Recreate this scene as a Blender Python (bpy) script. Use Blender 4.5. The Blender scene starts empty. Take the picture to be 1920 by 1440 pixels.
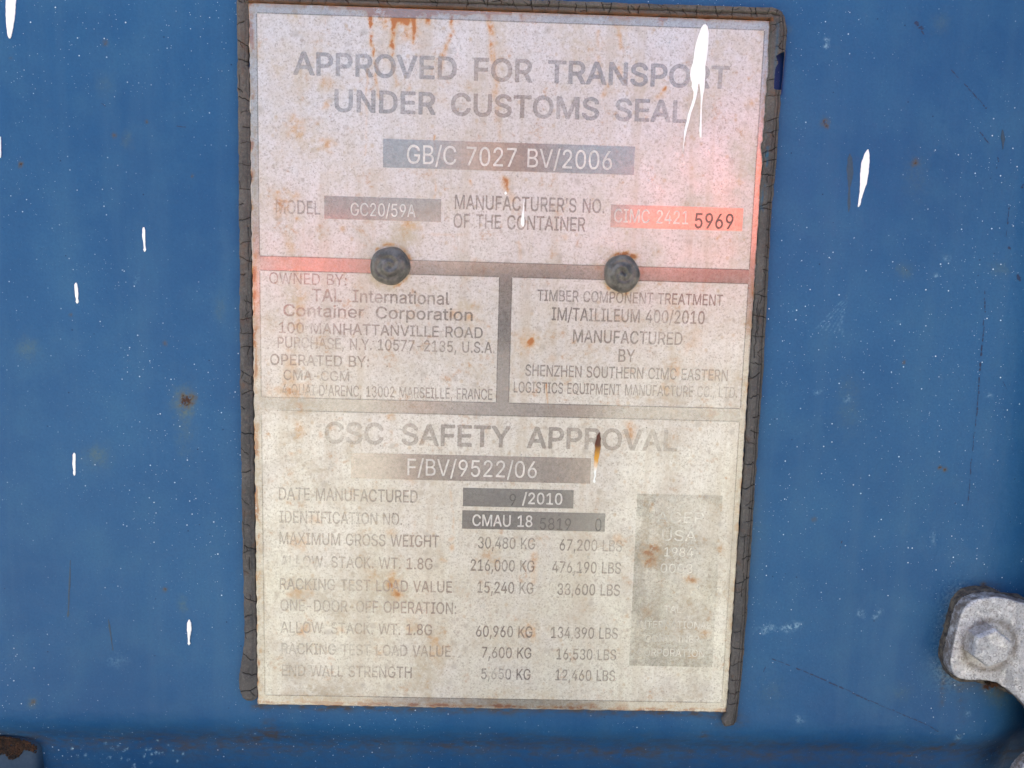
import bpy, bmesh, math, random
import numpy as np
from mathutils import Matrix, Vector, noise as mnoise

sc = bpy.context.scene
col = sc.collection
random.seed(7)
rng = np.random.default_rng(11)

# ------------------------------------------------------------------ camera
F_PX, CX, CY = 1442.0, 960.0, 720.0
CAM = np.array([-0.00255496, -0.34170655, 0.04484912])
ROT = np.array([0.12146662, -0.01854529, 0.02629031])


def rodrigues(r):
    th = np.linalg.norm(r)
    k = r / th
    K = np.array([[0, -k[2], k[1]], [k[2], 0, -k[0]], [-k[1], k[0], 0]])
    return np.eye(3) + math.sin(th) * K + (1 - math.cos(th)) * K @ K


M = rodrigues(ROT) @ np.array([[1, 0, 0], [0, 0, -1], [0, 1, 0]], float)
cam_data = bpy.data.cameras.new('camera')
cam_data.sensor_width = 36.0
cam_data.lens = F_PX / 1920 * 36
cam_data.clip_start = 0.01
cam_data.clip_end = 500
cam = bpy.data.objects.new('camera', cam_data)
col.objects.link(cam)
mw = Matrix.Identity(4)
for i in range(3):
    mw[i][0], mw[i][1], mw[i][2], mw[i][3] = M[0][i], -M[1][i], -M[2][i], CAM[i]
cam.matrix_world = mw
sc.camera = cam

# ------------------------------------------------------------------ light
SUN_EL, SUN_AZ = 51.0, -133.0      # azimuth: 0 = straight in front of the door (-Y), negative = from the left, beyond 90 = from behind it
SUN_E, SKY_E, EXPOSURE = 4.0, 0.13, 1.95
world = bpy.data.worlds.new('World')
sc.world = world
world.use_nodes = True
wn = world.node_tree.nodes
sky = wn.new('ShaderNodeTexSky')
sky.sky_type = 'NISHITA'
sky.sun_disc = False
sky.sun_elevation = math.radians(SUN_EL)
sky.altitude = 50
sky.air_density = 1.0
sky.dust_density = 7.0
sky.ozone_density = 1.0
wn['Background'].inputs['Strength'].default_value = SKY_E
world.node_tree.links.new(sky.outputs[0], wn['Background'].inputs['Color'])
az = math.radians(SUN_AZ)
el = math.radians(SUN_EL)
sun_dir = Vector((math.sin(az) * math.cos(el), -math.cos(az) * math.cos(el), math.sin(el)))
# sky sun_rotation: measured clockwise from +Y seen from above
sky.sun_rotation = math.atan2(sun_dir.x, sun_dir.y)
sd = bpy.data.lights.new('sun', 'SUN')
sd.energy = SUN_E
sd.angle = math.radians(0.6)
sd.color = (1.0, 0.965, 0.92)
so = bpy.data.objects.new('sun', sd)
so.rotation_euler = sun_dir.to_track_quat('Z', 'Y').to_euler()
so.location = sun_dir * 3
col.objects.link(so)
sc.view_settings.view_transform = 'Standard'
sc.view_settings.look = 'None'
sc.view_settings.exposure = EXPOSURE
sc.view_settings.gamma = 1.0
sc.view_settings.use_curve_mapping = False
JACKET = ((0.70, 0.17, 0.12), (0.76, 0.21, 0.15))
GLYPH_DATA = r"""
'0|206|76,318 82,315 122,315 128,318 129,358 133,370 133,454 137,466 137,502 134,508 78,509 72,506 71,418 75,406
'1|206|71,310 78,307 126,307 136,314 137,354 141,366 141,450 145,466 145,506 138,516 74,517 64,510 63,414 67,402 67,318
'2|206|72,298 130,297 139,302 146,312 147,350 151,366 151,446 155,462 155,506 151,518 140,526 70,527 61,522 54,512 53,414 57,398 57,318 61,306
,0|188|40,-118 46,-121 82,-120 89,-110 110,-26 117,-10 118,2 137,62 134,72 74,73 68,70 63,58 63,38 59,30 55,-10 51,-18 51,-38 47,-46 43,-86 39,-94
,1|188|35,-126 42,-129 82,-129 92,-122 144,58 144,74 138,80 70,81 60,74 55,58 55,42 31,-94 31,-118
,2|188|36,-138 86,-139 98,-131 105,-118 155,58 153,78 142,89 66,91 57,86 51,78 45,62 44,42 21,-94 23,-126 29,-134
-0|453|112,190 118,187 334,188 337,194 336,242 330,245 114,244 111,238
-1|453|107,182 118,179 338,180 345,190 344,246 334,253 110,252 103,242 103,190
-2|453|108,170 342,171 350,177 355,186 353,250 346,259 334,263 106,261 98,255 93,246 93,190 97,178
.0|188|78,-2 82,-5 102,-5 118,-1 134,15 141,26 141,54 130,73 114,85 94,89 78,85 66,78 51,58 51,22 70,2
.1|188|74,-10 82,-13 106,-13 122,-8 141,10 148,22 148,58 137,78 118,92 94,97 74,92 63,86 51,74 44,62 44,18 66,-5
.2|188|76,-22 106,-23 126,-17 150,5 157,18 157,62 146,83 122,101 94,107 70,101 58,95 44,82 35,66 35,14 61,-14
/0|249|16,-74 22,-77 66,-77 72,-74 81,-50 90,-6 97,10 102,38 109,54 118,98 125,114 130,142 137,158 146,202 153,218 158,246 165,262 186,350 193,366 202,410 221,470 230,514 236,530 234,532 182,533 176,530 162,474 155,458 150,430 143,414 134,370 127,354 122,326 115,310 106,266 87,206 78,162 59,102 50,58 31,-2 22,-46 15,-62
/1|249|11,-82 18,-85 70,-85 80,-78 244,526 244,534 238,540 178,541 168,534 8,-58 7,-74
/2|249|12,-94 74,-95 83,-90 89,-82 255,526 253,538 242,549 174,551 165,546 159,538 -3,-58 -1,-82 5,-90
00|453|214,-6 218,-9 234,-9 242,-5 266,-5 290,3 321,22 354,54 373,82 374,90 385,110 390,134 397,150 401,190 405,202 405,306 401,318 401,338 389,386 374,418 373,426 346,466 318,489 294,505 238,517 210,517 202,513 186,513 162,505 134,489 102,458 87,438 71,406 55,354 55,338 47,302 47,206 55,170 55,154 71,102 87,70 102,50 130,22 154,7 190,-5;198,54 174,66 146,94 122,150 113,190 113,230 109,238 113,318 130,382 146,414 178,446 186,450 218,459 238,459 266,450 290,434 314,402 322,386 339,326 339,298 343,290 343,218 339,210 339,182 330,146 322,122 306,94 278,66 254,54
01|453|210,-14 218,-17 234,-17 246,-13 266,-13 294,-4 325,14 361,50 380,78 392,106 404,146 413,198 413,310 404,362 392,402 380,430 353,470 325,494 298,512 242,525 210,525 182,520 158,512 127,494 95,462 80,442 64,410 48,358 39,306 39,202 47,154 64,98 80,66 95,46 130,12 158,-4 190,-13;202,62 178,74 157,94 142,122 130,154 121,194 117,266 121,278 121,314 130,354 138,378 154,410 182,438 218,450 234,451 262,442 286,426 306,398 314,382 331,322 331,298 335,286 335,222 331,210 331,186 322,150 314,126 298,98 274,74 250,62
02|453|212,-26 234,-27 250,-23 270,-23 298,-13 331,6 368,42 387,70 401,102 415,146 423,198 423,314 415,362 401,406 389,434 362,475 330,503 302,521 242,535 206,535 182,531 154,521 122,503 88,470 73,450 55,414 37,358 29,306 29,202 37,150 55,94 71,62 86,41 122,5 154,-13 186,-23;202,73 182,84 164,102 143,146 132,194 127,262 131,274 131,310 136,334 147,374 162,403 189,430 230,441 266,428 288,406 305,378 320,322 321,294 325,282 325,226 321,214 320,186 312,154 305,130 288,102 270,84 246,72 210,71
10|453|76,2 82,-1 386,-1 392,2 393,50 390,56 282,57 278,58 277,62 277,502 274,508 194,509 84,426 83,366 86,360 90,359 190,434 202,442 210,444 211,62 210,58 206,57 78,56 75,50
11|453|71,-6 82,-9 386,-9 394,-8 400,-2 401,54 394,64 290,65 286,66 285,70 285,502 284,510 278,516 190,516 76,430 75,362 78,355 86,351 97,354 194,426 202,428 203,70 202,66 198,65 74,64 67,54 67,2
12|453|72,-18 390,-19 402,-15 409,-6 411,54 409,62 402,71 390,75 302,75 295,78 295,506 291,518 282,525 186,525 74,443 67,434 65,358 73,346 82,341 94,341 102,345 186,407 192,406 193,398 193,78 186,75 78,75 65,70 57,58 57,2 61,-10
20|453|64,2 70,-1 382,-1 388,2 389,50 386,56 156,58 174,82 246,154 250,162 322,239 365,298 377,330 381,350 381,394 373,426 354,458 325,486 302,501 294,502 282,509 238,517 206,517 202,514 166,509 119,482 83,442 67,398 67,370 64,362 66,360 126,360 128,362 129,382 134,402 146,422 166,442 190,454 206,458 234,459 270,450 290,438 302,426 314,406 318,390 319,358 306,318 278,278 78,66 63,46
21|453|59,-6 70,-9 382,-9 390,-8 396,-2 397,54 390,64 177,66 185,82 253,150 261,162 305,206 346,255 372,294 384,326 389,346 389,398 380,430 361,462 329,494 306,508 286,516 242,525 206,525 162,516 115,490 91,466 76,446 64,418 59,398 59,374 55,362 62,352 126,351 133,354 137,362 137,378 142,398 154,418 170,434 194,446 214,451 230,451 254,446 274,438 290,427 306,402 311,382 311,362 298,322 270,282 71,70 58,53 55,46 55,6
22|453|60,-18 386,-19 398,-15 405,-6 407,58 402,67 394,73 206,75 197,78 314,201 354,249 381,290 395,326 399,346 399,398 389,434 368,470 335,502 310,517 286,527 242,535 206,535 162,527 109,498 82,471 67,450 49,402 49,378 45,362 49,350 58,343 126,341 138,345 147,358 152,394 164,414 174,424 190,433 218,441 250,436 266,431 282,420 296,398 301,366 291,330 260,286 62,75 49,58 45,46 45,-2 50,-11
30|453|206,-6 210,-9 238,-9 250,-5 270,-5 274,-2 290,-1 322,11 345,26 374,55 393,86 401,110 401,158 398,162 397,178 381,210 354,241 330,257 306,266 318,274 326,275 350,294 365,314 377,338 381,358 381,402 373,434 354,462 326,489 286,509 254,517 198,517 166,509 126,489 87,450 79,434 71,406 71,378 74,372 130,372 138,406 150,426 166,442 190,454 210,459 246,458 262,454 286,442 306,422 314,406 319,386 319,366 314,346 306,330 282,306 258,294 230,293 224,290 223,242 226,236 262,230 290,218 318,194 335,154 334,118 318,86 294,66 266,54 250,53 242,49 206,50 174,58 142,78 130,90 122,106 114,140 58,141 52,138 51,110 59,86 71,62 106,26 162,-1 178,-5
31|453|202,-14 210,-17 238,-17 270,-13 294,-8 326,4 350,19 382,51 400,82 409,110 409,158 400,190 388,214 373,234 361,246 331,266 358,291 372,310 384,334 389,354 389,406 380,438 361,466 333,494 290,516 254,525 198,525 162,516 122,496 80,454 72,438 63,406 63,374 70,364 134,364 140,370 142,386 150,410 170,434 194,446 210,450 238,451 258,446 282,434 298,418 306,402 311,370 306,350 298,334 278,314 254,302 222,300 216,294 215,286 215,238 218,231 226,227 258,222 286,210 310,190 322,166 327,150 327,126 314,94 306,85 290,74 258,61 238,57 218,57 190,62 162,74 138,94 126,122 124,142 118,148 54,149 44,142 43,110 52,82 66,55 102,19 158,-8 178,-13
32|453|204,-26 242,-27 294,-19 322,-9 354,9 390,45 399,58 409,78 419,110 419,158 413,186 395,222 383,238 367,254 350,266 379,302 393,330 399,350 399,406 389,442 370,471 338,503 294,525 254,535 194,535 158,525 114,503 73,462 63,442 53,406 55,366 62,357 74,353 130,353 142,357 149,366 156,398 168,418 190,433 214,440 238,440 270,429 288,414 296,398 300,370 296,354 288,338 274,324 250,312 222,311 209,302 205,290 205,238 209,226 218,219 238,216 266,209 300,186 313,162 317,142 316,126 313,114 300,94 283,82 258,72 234,67 214,68 182,75 152,94 139,114 133,146 122,157 50,159 41,154 33,142 33,106 43,78 57,50 94,12 142,-13 174,-23
40|453|280,2 286,-1 342,0 345,6 346,102 406,103 412,106 413,158 410,164 346,166 345,310 342,316 286,317 280,314 278,166 112,166 114,174 133,202 142,222 185,290 194,310 309,502 308,506 302,509 250,509 244,506 231,486 198,426 47,174 39,158 39,110 40,106 46,103 278,102
41|453|275,-6 286,-9 342,-9 349,-6 353,2 354,94 410,95 420,102 421,162 418,169 410,173 354,174 353,314 350,321 342,325 282,325 272,318 270,174 134,173 128,174 128,178 312,490 317,502 316,510 306,517 246,517 238,513 56,206 31,158 31,106 38,96 270,94 271,2
42|453|276,-18 342,-19 350,-17 358,-11 363,2 363,82 370,85 414,85 426,93 431,106 431,162 427,174 418,181 366,183 363,186 363,318 355,330 342,335 278,335 265,326 261,314 261,190 258,183 154,183 145,186 326,496 325,514 314,525 246,527 238,525 229,518 31,182 21,162 21,106 23,98 29,90 42,85 258,85 261,78 261,-2 266,-11
50|453|206,-6 210,-9 226,-9 238,-5 258,-5 306,11 322,22 358,58 369,74 385,110 389,126 389,146 393,154 393,186 377,242 365,262 333,298 314,313 290,325 262,333 194,333 162,321 146,310 138,308 137,330 141,338 141,366 145,374 150,442 154,450 158,451 362,452 365,458 365,502 362,508 102,509 96,506 91,490 91,462 87,454 87,426 83,418 79,358 75,350 75,322 71,314 71,286 67,278 68,254 94,247 130,247 162,266 194,275 234,275 254,270 266,263 274,262 302,238 318,210 326,182 327,146 314,106 306,94 278,66 250,54 194,53 170,62 138,90 130,102 122,128 66,129 60,126 63,98 79,62 114,26 154,3 182,-5
51|453|202,-14 210,-17 226,-17 258,-13 310,4 326,15 365,54 376,70 392,106 401,154 401,186 396,210 380,254 357,286 338,305 318,320 294,332 262,341 194,341 146,324 149,362 153,374 153,398 157,410 158,438 166,443 366,444 372,450 373,458 373,506 366,516 102,517 94,516 88,510 83,490 75,394 71,382 67,326 63,314 63,290 59,278 59,254 62,247 94,239 130,239 166,258 198,267 230,267 250,262 270,254 294,234 310,206 318,178 319,150 306,110 295,94 274,74 242,61 198,61 174,70 146,94 138,106 132,130 126,136 62,137 52,130 51,114 56,94 72,58 110,19 150,-4 182,-13
52|453|204,-26 230,-27 262,-23 314,-5 331,6 372,46 385,66 403,106 411,154 411,186 405,214 387,262 364,294 326,327 298,341 262,351 194,351 162,340 160,342 159,358 163,370 167,430 174,433 370,435 378,441 383,450 383,506 379,518 368,526 98,527 86,523 78,512 73,494 65,398 49,278 49,254 53,242 66,233 94,229 130,229 138,231 170,249 198,256 226,257 246,252 266,244 284,230 301,202 308,174 308,150 296,114 270,84 242,72 198,72 178,80 156,98 148,110 139,138 128,146 58,147 49,142 43,134 41,110 51,78 65,50 102,12 146,-13 178,-23
60|453|214,-6 218,-9 234,-9 242,-5 262,-5 278,-1 326,23 354,50 373,78 389,126 389,186 385,206 373,238 354,265 337,282 298,305 270,313 206,313 186,298 178,298 317,498 320,506 318,508 254,509 248,506 107,298 79,242 63,190 63,130 75,90 95,54 118,30 138,15 174,-1;210,50 194,54 170,66 146,90 138,102 126,138 125,174 138,214 162,242 202,262 246,263 278,250 302,230 322,194 323,178 327,170 327,142 314,102 306,90 282,66 258,54 242,50
61|453|210,-14 218,-17 234,-17 282,-8 318,8 333,18 361,46 380,74 397,126 396,194 380,242 361,270 341,290 302,312 270,321 208,322 210,330 226,354 324,494 328,502 328,510 318,517 250,517 242,513 100,302 72,246 55,190 56,126 68,86 90,47 114,23 134,8 170,-8;214,58 198,62 174,74 154,94 146,106 134,142 133,170 146,210 166,234 206,254 242,255 274,242 294,226 314,190 319,166 319,146 306,106 298,94 278,74 254,62 234,57
62|453|212,-26 234,-27 282,-19 298,-13 338,9 370,41 387,66 407,122 407,194 389,246 370,275 346,299 306,321 274,331 230,331 226,334 333,490 339,502 338,512 331,522 322,527 250,527 242,525 234,519 93,310 63,250 45,194 45,126 59,82 81,42 109,14 130,-1 168,-18;214,69 202,72 181,82 164,98 156,110 144,146 144,170 156,206 170,224 190,237 210,244 242,244 267,234 284,222 304,186 309,162 308,146 296,110 274,84 250,72 234,68
70|453|100,2 106,-1 162,-1 168,2 393,450 393,502 390,508 66,509 60,506 59,458 62,452 320,450 318,442 99,6
71|453|95,-6 102,-9 166,-9 176,-2 400,446 401,506 394,516 66,517 58,516 52,510 51,454 58,444 306,442 92,10 91,2
72|453|96,-18 170,-19 179,-14 185,-6 409,442 411,506 409,514 402,523 386,527 62,527 54,525 45,518 41,506 41,450 46,441 54,435 282,433 290,430 83,14 83,-6 89,-14
80|453|206,-6 210,-9 238,-9 250,-5 270,-5 274,-2 290,-1 322,11 345,26 374,55 393,86 401,110 401,158 398,162 397,178 381,210 354,241 330,257 306,266 318,274 326,275 350,294 365,314 377,338 381,358 381,402 373,434 354,462 326,489 286,509 254,517 198,517 166,509 126,489 87,450 79,434 71,406 71,354 75,338 87,314 111,286 146,266 122,257 98,241 71,210 59,186 51,158 51,110 71,62 110,23 162,-1 178,-5;206,50 202,53 186,54 158,66 130,90 117,122 117,154 122,170 138,198 162,218 178,226 210,235 242,235 274,226 290,218 310,202 318,194 330,170 335,154 335,122 330,106 322,90 306,74 278,58 242,49;194,294 170,306 154,318 138,346 133,366 133,386 142,414 166,442 190,454 206,458 246,458 262,454 286,442 306,422 314,406 319,386 318,362 306,330 282,306 258,294
81|453|202,-14 210,-17 238,-17 270,-13 294,-8 326,4 350,19 382,51 400,82 409,110 409,158 400,190 388,214 373,234 361,246 331,266 358,291 372,310 384,334 389,354 389,406 380,438 361,466 333,494 290,516 254,525 198,525 162,516 122,496 80,454 72,438 63,406 63,354 68,334 80,310 94,291 121,266 91,246 79,234 64,214 52,190 43,158 44,106 52,82 66,55 103,18 158,-8 178,-13;210,58 178,66 162,74 141,90 126,122 125,150 142,190 166,210 182,218 210,226 238,227 270,218 286,210 307,194 326,154 327,126 314,94 290,74 262,62 238,57;198,302 174,314 162,324 146,350 141,382 150,410 170,434 194,446 214,451 242,450 258,446 282,434 298,418 306,402 311,382 306,350 298,334 278,314 254,302
82|453|204,-26 242,-27 294,-19 322,-9 354,9 390,45 399,58 409,78 419,110 419,158 413,186 395,222 383,238 367,254 350,266 379,302 393,330 399,350 399,406 389,442 370,471 338,503 294,525 254,535 194,535 158,525 114,503 73,462 63,442 53,406 53,354 59,330 73,302 102,266 85,254 69,238 55,218 39,182 33,158 33,110 43,78 58,49 98,9 154,-17;210,69 182,75 148,98 136,126 135,146 139,162 154,188 186,209 222,217 238,216 266,209 298,188 309,170 317,146 316,126 313,114 298,92 270,75 234,67;198,313 178,324 170,331 156,354 152,382 156,398 168,418 177,426 198,436 218,441 238,440 254,436 278,424 293,406 301,378 296,354 288,338 274,324 250,312 206,311
90|453|132,2 138,-1 194,-1 206,6 337,198 377,274 385,298 389,322 389,378 381,410 354,458 326,485 282,509 246,514 242,517 206,517 202,514 170,509 138,493 122,482 95,454 67,398 63,378 63,326 71,290 91,254 122,222 146,207 154,206 166,199 182,198 186,195 242,195 254,199 266,210 274,210 178,70 167,58;206,246 174,258 150,278 130,318 125,358 138,406 146,418 174,446 190,454 210,459 242,459 262,454 278,446 306,418 322,386 327,366 327,338 323,330 322,314 306,282 290,266 262,250 246,246
91|453|127,-6 134,-9 198,-9 213,2 344,194 384,270 392,294 397,318 397,382 388,414 372,446 358,465 333,490 286,516 242,525 206,525 166,516 134,500 118,489 90,461 80,446 60,402 55,382 55,322 64,286 87,246 119,214 134,204 162,192 186,187 244,186 206,126 128,14 123,2;210,254 178,266 158,282 142,310 133,354 146,402 174,435 194,446 214,451 238,451 258,446 274,438 298,414 314,382 319,362 319,342 314,318 298,286 286,274 258,258 238,253
92|453|128,-18 202,-19 210,-15 222,-3 351,186 393,266 402,292 407,318 407,382 397,418 371,466 342,496 322,509 288,526 246,535 206,535 162,525 130,509 113,498 81,466 59,426 50,404 45,382 45,318 55,282 77,242 113,206 138,191 160,182 182,177 218,177 224,174 119,18 113,6 113,-2 118,-11;210,265 185,274 166,289 151,314 144,354 156,398 164,410 182,428 198,436 214,440 238,440 267,430 288,410 299,394 304,378 309,358 308,342 304,322 290,293 282,284 254,268 234,263
:0|188|78,-2 82,-5 102,-5 118,-1 134,15 141,26 141,54 130,73 114,85 94,89 78,85 66,78 51,58 51,22 70,2;78,274 82,271 110,271 134,290 141,302 141,330 133,346 126,353 110,361 78,361 62,350 51,334 51,298 63,282
:1|188|74,-10 82,-13 106,-13 122,-8 141,10 148,22 148,58 137,78 118,92 94,97 74,92 63,86 51,74 44,62 44,18 66,-5;74,266 82,263 114,264 126,271 142,287 148,298 148,334 134,357 114,368 74,368 51,350 44,338 44,294 58,275
:2|188|76,-22 106,-23 126,-17 150,5 157,18 157,62 146,83 122,101 94,107 70,101 58,95 44,82 35,66 35,14 61,-14;76,254 118,255 134,264 151,282 157,294 157,338 142,364 118,377 70,377 44,358 35,342 35,290 53,266
A0|480|16,2 22,-1 78,-1 82,-1 89,6 118,94 133,130 133,138 130,141 110,142 109,194 110,198 114,199 152,198 146,174 135,150 135,142 138,139 342,138 354,114 367,70 374,58 387,14 394,3 402,-1 458,-1 464,2 458,14 449,46 442,58 437,78 430,90 393,198 386,210 377,242 358,286 333,362 314,406 305,438 286,482 281,502 274,509 202,508 195,498;350,141 346,142 342,150 326,198 366,198 366,142;162,201 158,202 158,206 205,338 206,350 238,450 258,394 259,382 278,330 279,318 294,282 307,238 314,226 320,202
A1|480|11,-6 18,-9 82,-9 93,-2 104,22 138,122 142,130 146,131 337,130 380,10 390,-5 398,-9 462,-9 472,-2 472,6 312,442 288,506 278,516 202,517 192,510 20,42 7,2;122,149 118,150 117,154 118,190 140,190 138,178 130,158 126,150;354,150 350,154 338,190 358,190 359,154 358,150;174,209 170,210 170,214 212,334 226,386 238,419 246,402 272,314 306,222 308,210
A2|480|12,-18 82,-19 98,-12 105,-2 113,18 148,118 154,121 326,121 330,119 337,106 371,6 385,-14 398,-19 462,-19 474,-15 481,-6 481,10 297,510 282,525 198,527 189,522 183,514 -1,10 -1,-6 5,-14;186,220 184,222 187,234 238,386 294,222 286,219
B0|456|60,2 66,-1 282,-1 286,2 322,7 366,27 390,50 401,66 413,90 417,106 417,166 413,186 397,214 369,242 346,257 318,262 318,266 342,275 366,291 385,314 397,342 397,402 389,430 381,446 346,482 330,493 298,505 274,509 66,509 60,506;130,57 126,58 125,62 126,230 254,231 262,227 282,226 318,210 342,182 350,166 355,134 351,126 350,110 342,94 326,78 302,66 282,61 258,61 250,57;130,285 126,286 125,290 126,450 254,451 290,442 318,422 330,398 335,378 335,358 322,326 298,302 270,290 250,289 242,285
B1|456|55,-6 66,-9 282,-9 326,0 370,20 397,46 408,62 420,86 425,106 425,170 420,190 401,222 373,250 345,266 377,290 400,326 405,342 405,402 396,434 386,453 350,489 334,500 302,512 278,517 62,517 52,510 51,6;138,65 134,66 133,70 134,222 250,223 278,218 314,202 334,178 342,162 347,138 342,114 334,98 322,86 298,74 246,65;138,293 134,294 133,298 134,442 250,443 286,434 310,418 322,394 327,362 314,330 294,310 266,298 238,293
B2|456|56,-18 282,-19 326,-11 378,13 406,41 417,58 429,82 435,102 435,174 429,194 411,226 368,266 368,270 384,282 399,302 413,334 415,406 405,438 395,458 355,498 338,509 304,522 278,527 62,527 50,523 43,514 41,2 45,-10;146,75 143,82 143,206 146,213 246,213 274,208 310,192 329,166 336,142 332,118 322,100 302,87 278,80 254,79 242,75;146,303 143,310 143,426 146,433 250,432 287,422 299,414 308,402 316,374 316,362 304,334 287,318 262,308 234,303
C0|510|254,-6 258,-9 286,-9 298,-5 314,-5 354,7 390,27 414,46 434,66 445,82 465,122 473,154 472,158 466,161 410,160 390,118 382,106 358,82 330,66 306,58 286,57 278,53 262,53 254,57 234,57 214,62 182,78 158,98 134,130 114,178 105,218 105,290 113,318 114,334 134,378 158,410 182,430 214,446 254,455 286,455 294,451 310,450 354,430 382,402 410,348 466,347 472,350 469,374 453,414 434,441 406,470 386,485 354,501 318,513 298,513 286,517 246,517 242,514 218,513 202,506 190,505 150,485 134,474 91,430 63,382 62,374 51,354 50,338 43,314 43,286 39,274 39,230 43,222 43,194 46,190 51,158 63,126 91,78 130,38 150,23 190,3 222,-5
C1|510|250,-14 258,-17 290,-17 318,-12 358,0 397,22 441,62 452,78 472,118 481,150 480,162 474,168 406,168 400,162 382,122 354,90 326,74 302,66 274,61 218,70 186,86 166,102 142,134 122,182 113,222 113,286 122,330 142,374 166,406 186,422 218,438 258,447 282,447 306,442 350,422 375,398 400,346 406,340 470,339 480,346 481,358 476,378 460,418 441,446 410,477 390,492 358,508 322,520 302,521 290,525 246,525 234,521 214,520 186,512 130,481 86,437 56,386 44,358 31,278 31,230 35,218 35,194 44,154 68,98 86,71 126,31 146,16 186,-4 222,-13
C2|510|252,-26 290,-27 334,-19 362,-9 402,13 422,28 450,57 459,70 481,114 491,150 489,166 483,174 476,178 402,177 393,170 377,134 364,114 350,100 322,83 298,76 270,71 222,80 193,94 174,110 149,142 132,186 124,222 124,286 132,326 150,367 174,398 193,414 222,428 258,436 278,437 302,432 343,414 366,392 393,338 402,331 474,329 483,334 489,342 491,362 477,406 469,422 450,451 418,484 398,499 362,517 322,531 290,535 246,535 214,531 182,521 142,501 122,488 77,442 47,390 33,358 21,278 21,230 25,214 25,190 33,154 47,118 77,66 121,22 142,7 184,-14 218,-23 242,-23
D0|502|60,2 66,-1 246,-1 258,3 278,3 310,11 354,31 382,50 413,82 437,122 453,166 453,178 461,210 461,302 458,306 449,358 429,402 414,426 378,462 358,477 326,493 302,501 266,505 258,509 66,509 60,506;130,57 126,58 125,62 126,450 238,451 246,447 270,446 306,434 338,414 362,390 371,370 378,362 390,326 391,310 395,302 395,278 399,270 399,242 395,234 394,202 382,158 362,122 330,90 310,78 258,61 230,61 222,57
D1|502|55,-6 66,-9 246,-9 282,-4 314,4 358,24 386,43 420,78 444,118 461,166 469,206 469,302 456,362 436,406 421,430 382,469 362,484 330,500 306,508 258,517 62,517 52,510 51,6;138,65 134,66 133,70 134,442 234,443 246,439 266,438 302,426 334,406 354,386 370,358 382,322 387,298 387,278 391,266 391,246 387,234 387,210 383,190 374,162 351,122 326,98 306,86 254,69 230,69 218,65
D2|502|56,-18 250,-19 282,-15 318,-5 366,17 391,34 427,70 453,114 471,162 479,206 479,306 465,366 443,414 428,438 387,478 370,491 334,509 310,517 258,527 62,527 54,525 45,518 41,502 41,2 45,-10;146,75 143,82 143,430 150,433 230,433 262,428 298,417 314,408 344,382 360,354 372,318 381,250 377,238 376,210 365,166 344,130 322,108 302,95 254,80 226,79 214,75
E0|419|60,2 66,-1 370,-1 376,2 377,50 374,56 130,57 126,58 125,62 126,226 350,227 354,228 357,234 357,278 354,284 126,286 126,450 370,452 373,458 373,502 370,508 66,509 60,506
E1|419|55,-6 66,-9 370,-9 378,-8 384,-2 385,54 378,64 138,65 134,66 133,70 134,218 354,219 362,223 365,234 365,282 358,292 134,294 134,442 374,444 380,450 381,458 381,506 374,516 66,517 58,516 52,510 51,6
E2|419|56,-18 374,-19 382,-17 391,-10 395,2 395,58 390,67 382,73 150,75 146,75 143,82 143,202 146,209 358,209 371,218 375,234 375,286 370,295 360,302 146,303 143,310 143,430 150,433 378,435 387,442 391,454 391,510 382,523 370,527 62,527 54,525 45,518 41,502 41,2 45,-10
F0|410|60,2 66,-1 118,-1 124,2 126,218 338,219 344,222 345,270 342,276 126,278 126,450 366,452 369,458 369,502 366,508 66,509 60,506
F1|410|55,-6 62,-9 122,-9 132,-2 134,210 342,211 350,215 353,222 353,274 346,284 134,286 134,442 370,444 376,450 377,458 377,506 370,516 66,517 58,516 52,510 51,6
F2|410|56,-18 126,-19 135,-14 141,-6 143,194 146,201 342,201 355,206 363,218 363,278 358,287 350,293 146,295 143,302 143,430 150,433 374,435 383,442 387,454 387,510 378,523 366,527 62,527 54,525 45,518 41,502 41,2 45,-10
G0|520|254,-6 258,-9 278,-9 286,-5 314,-5 346,3 366,14 374,15 410,39 430,59 453,90 469,126 477,162 477,250 474,256 290,257 286,256 283,250 283,206 286,200 414,198 406,146 386,110 354,78 322,62 302,57 286,57 278,53 230,58 214,62 182,78 142,118 134,130 114,178 105,218 105,290 113,318 114,334 138,386 154,406 182,430 214,446 250,455 286,455 306,450 346,434 370,414 386,394 410,348 466,347 472,350 469,378 453,414 434,441 410,466 378,489 362,497 330,509 286,517 246,517 238,513 218,513 202,509 154,489 122,466 87,426 67,394 66,386 51,354 50,338 43,318 43,294 39,282 39,226 43,214 43,190 59,134 87,82 118,46 150,23 190,3 222,-5
G1|520|250,-14 258,-17 278,-17 290,-13 314,-13 350,-4 378,8 417,34 438,55 460,86 476,122 485,158 485,254 478,264 286,265 278,261 275,254 275,202 279,194 286,191 402,190 403,170 398,150 378,114 354,89 338,78 298,65 274,61 258,65 238,65 218,70 186,86 153,118 142,134 122,182 113,222 113,286 122,330 146,382 161,402 186,422 218,438 254,447 282,447 302,442 342,426 362,410 378,390 400,346 406,340 470,339 480,346 481,362 476,382 460,418 442,445 414,473 382,496 366,504 334,516 290,525 246,525 198,516 150,496 118,473 82,433 60,398 44,358 31,286 31,222 35,210 36,186 52,130 82,75 114,39 146,16 186,-4 222,-13
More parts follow.
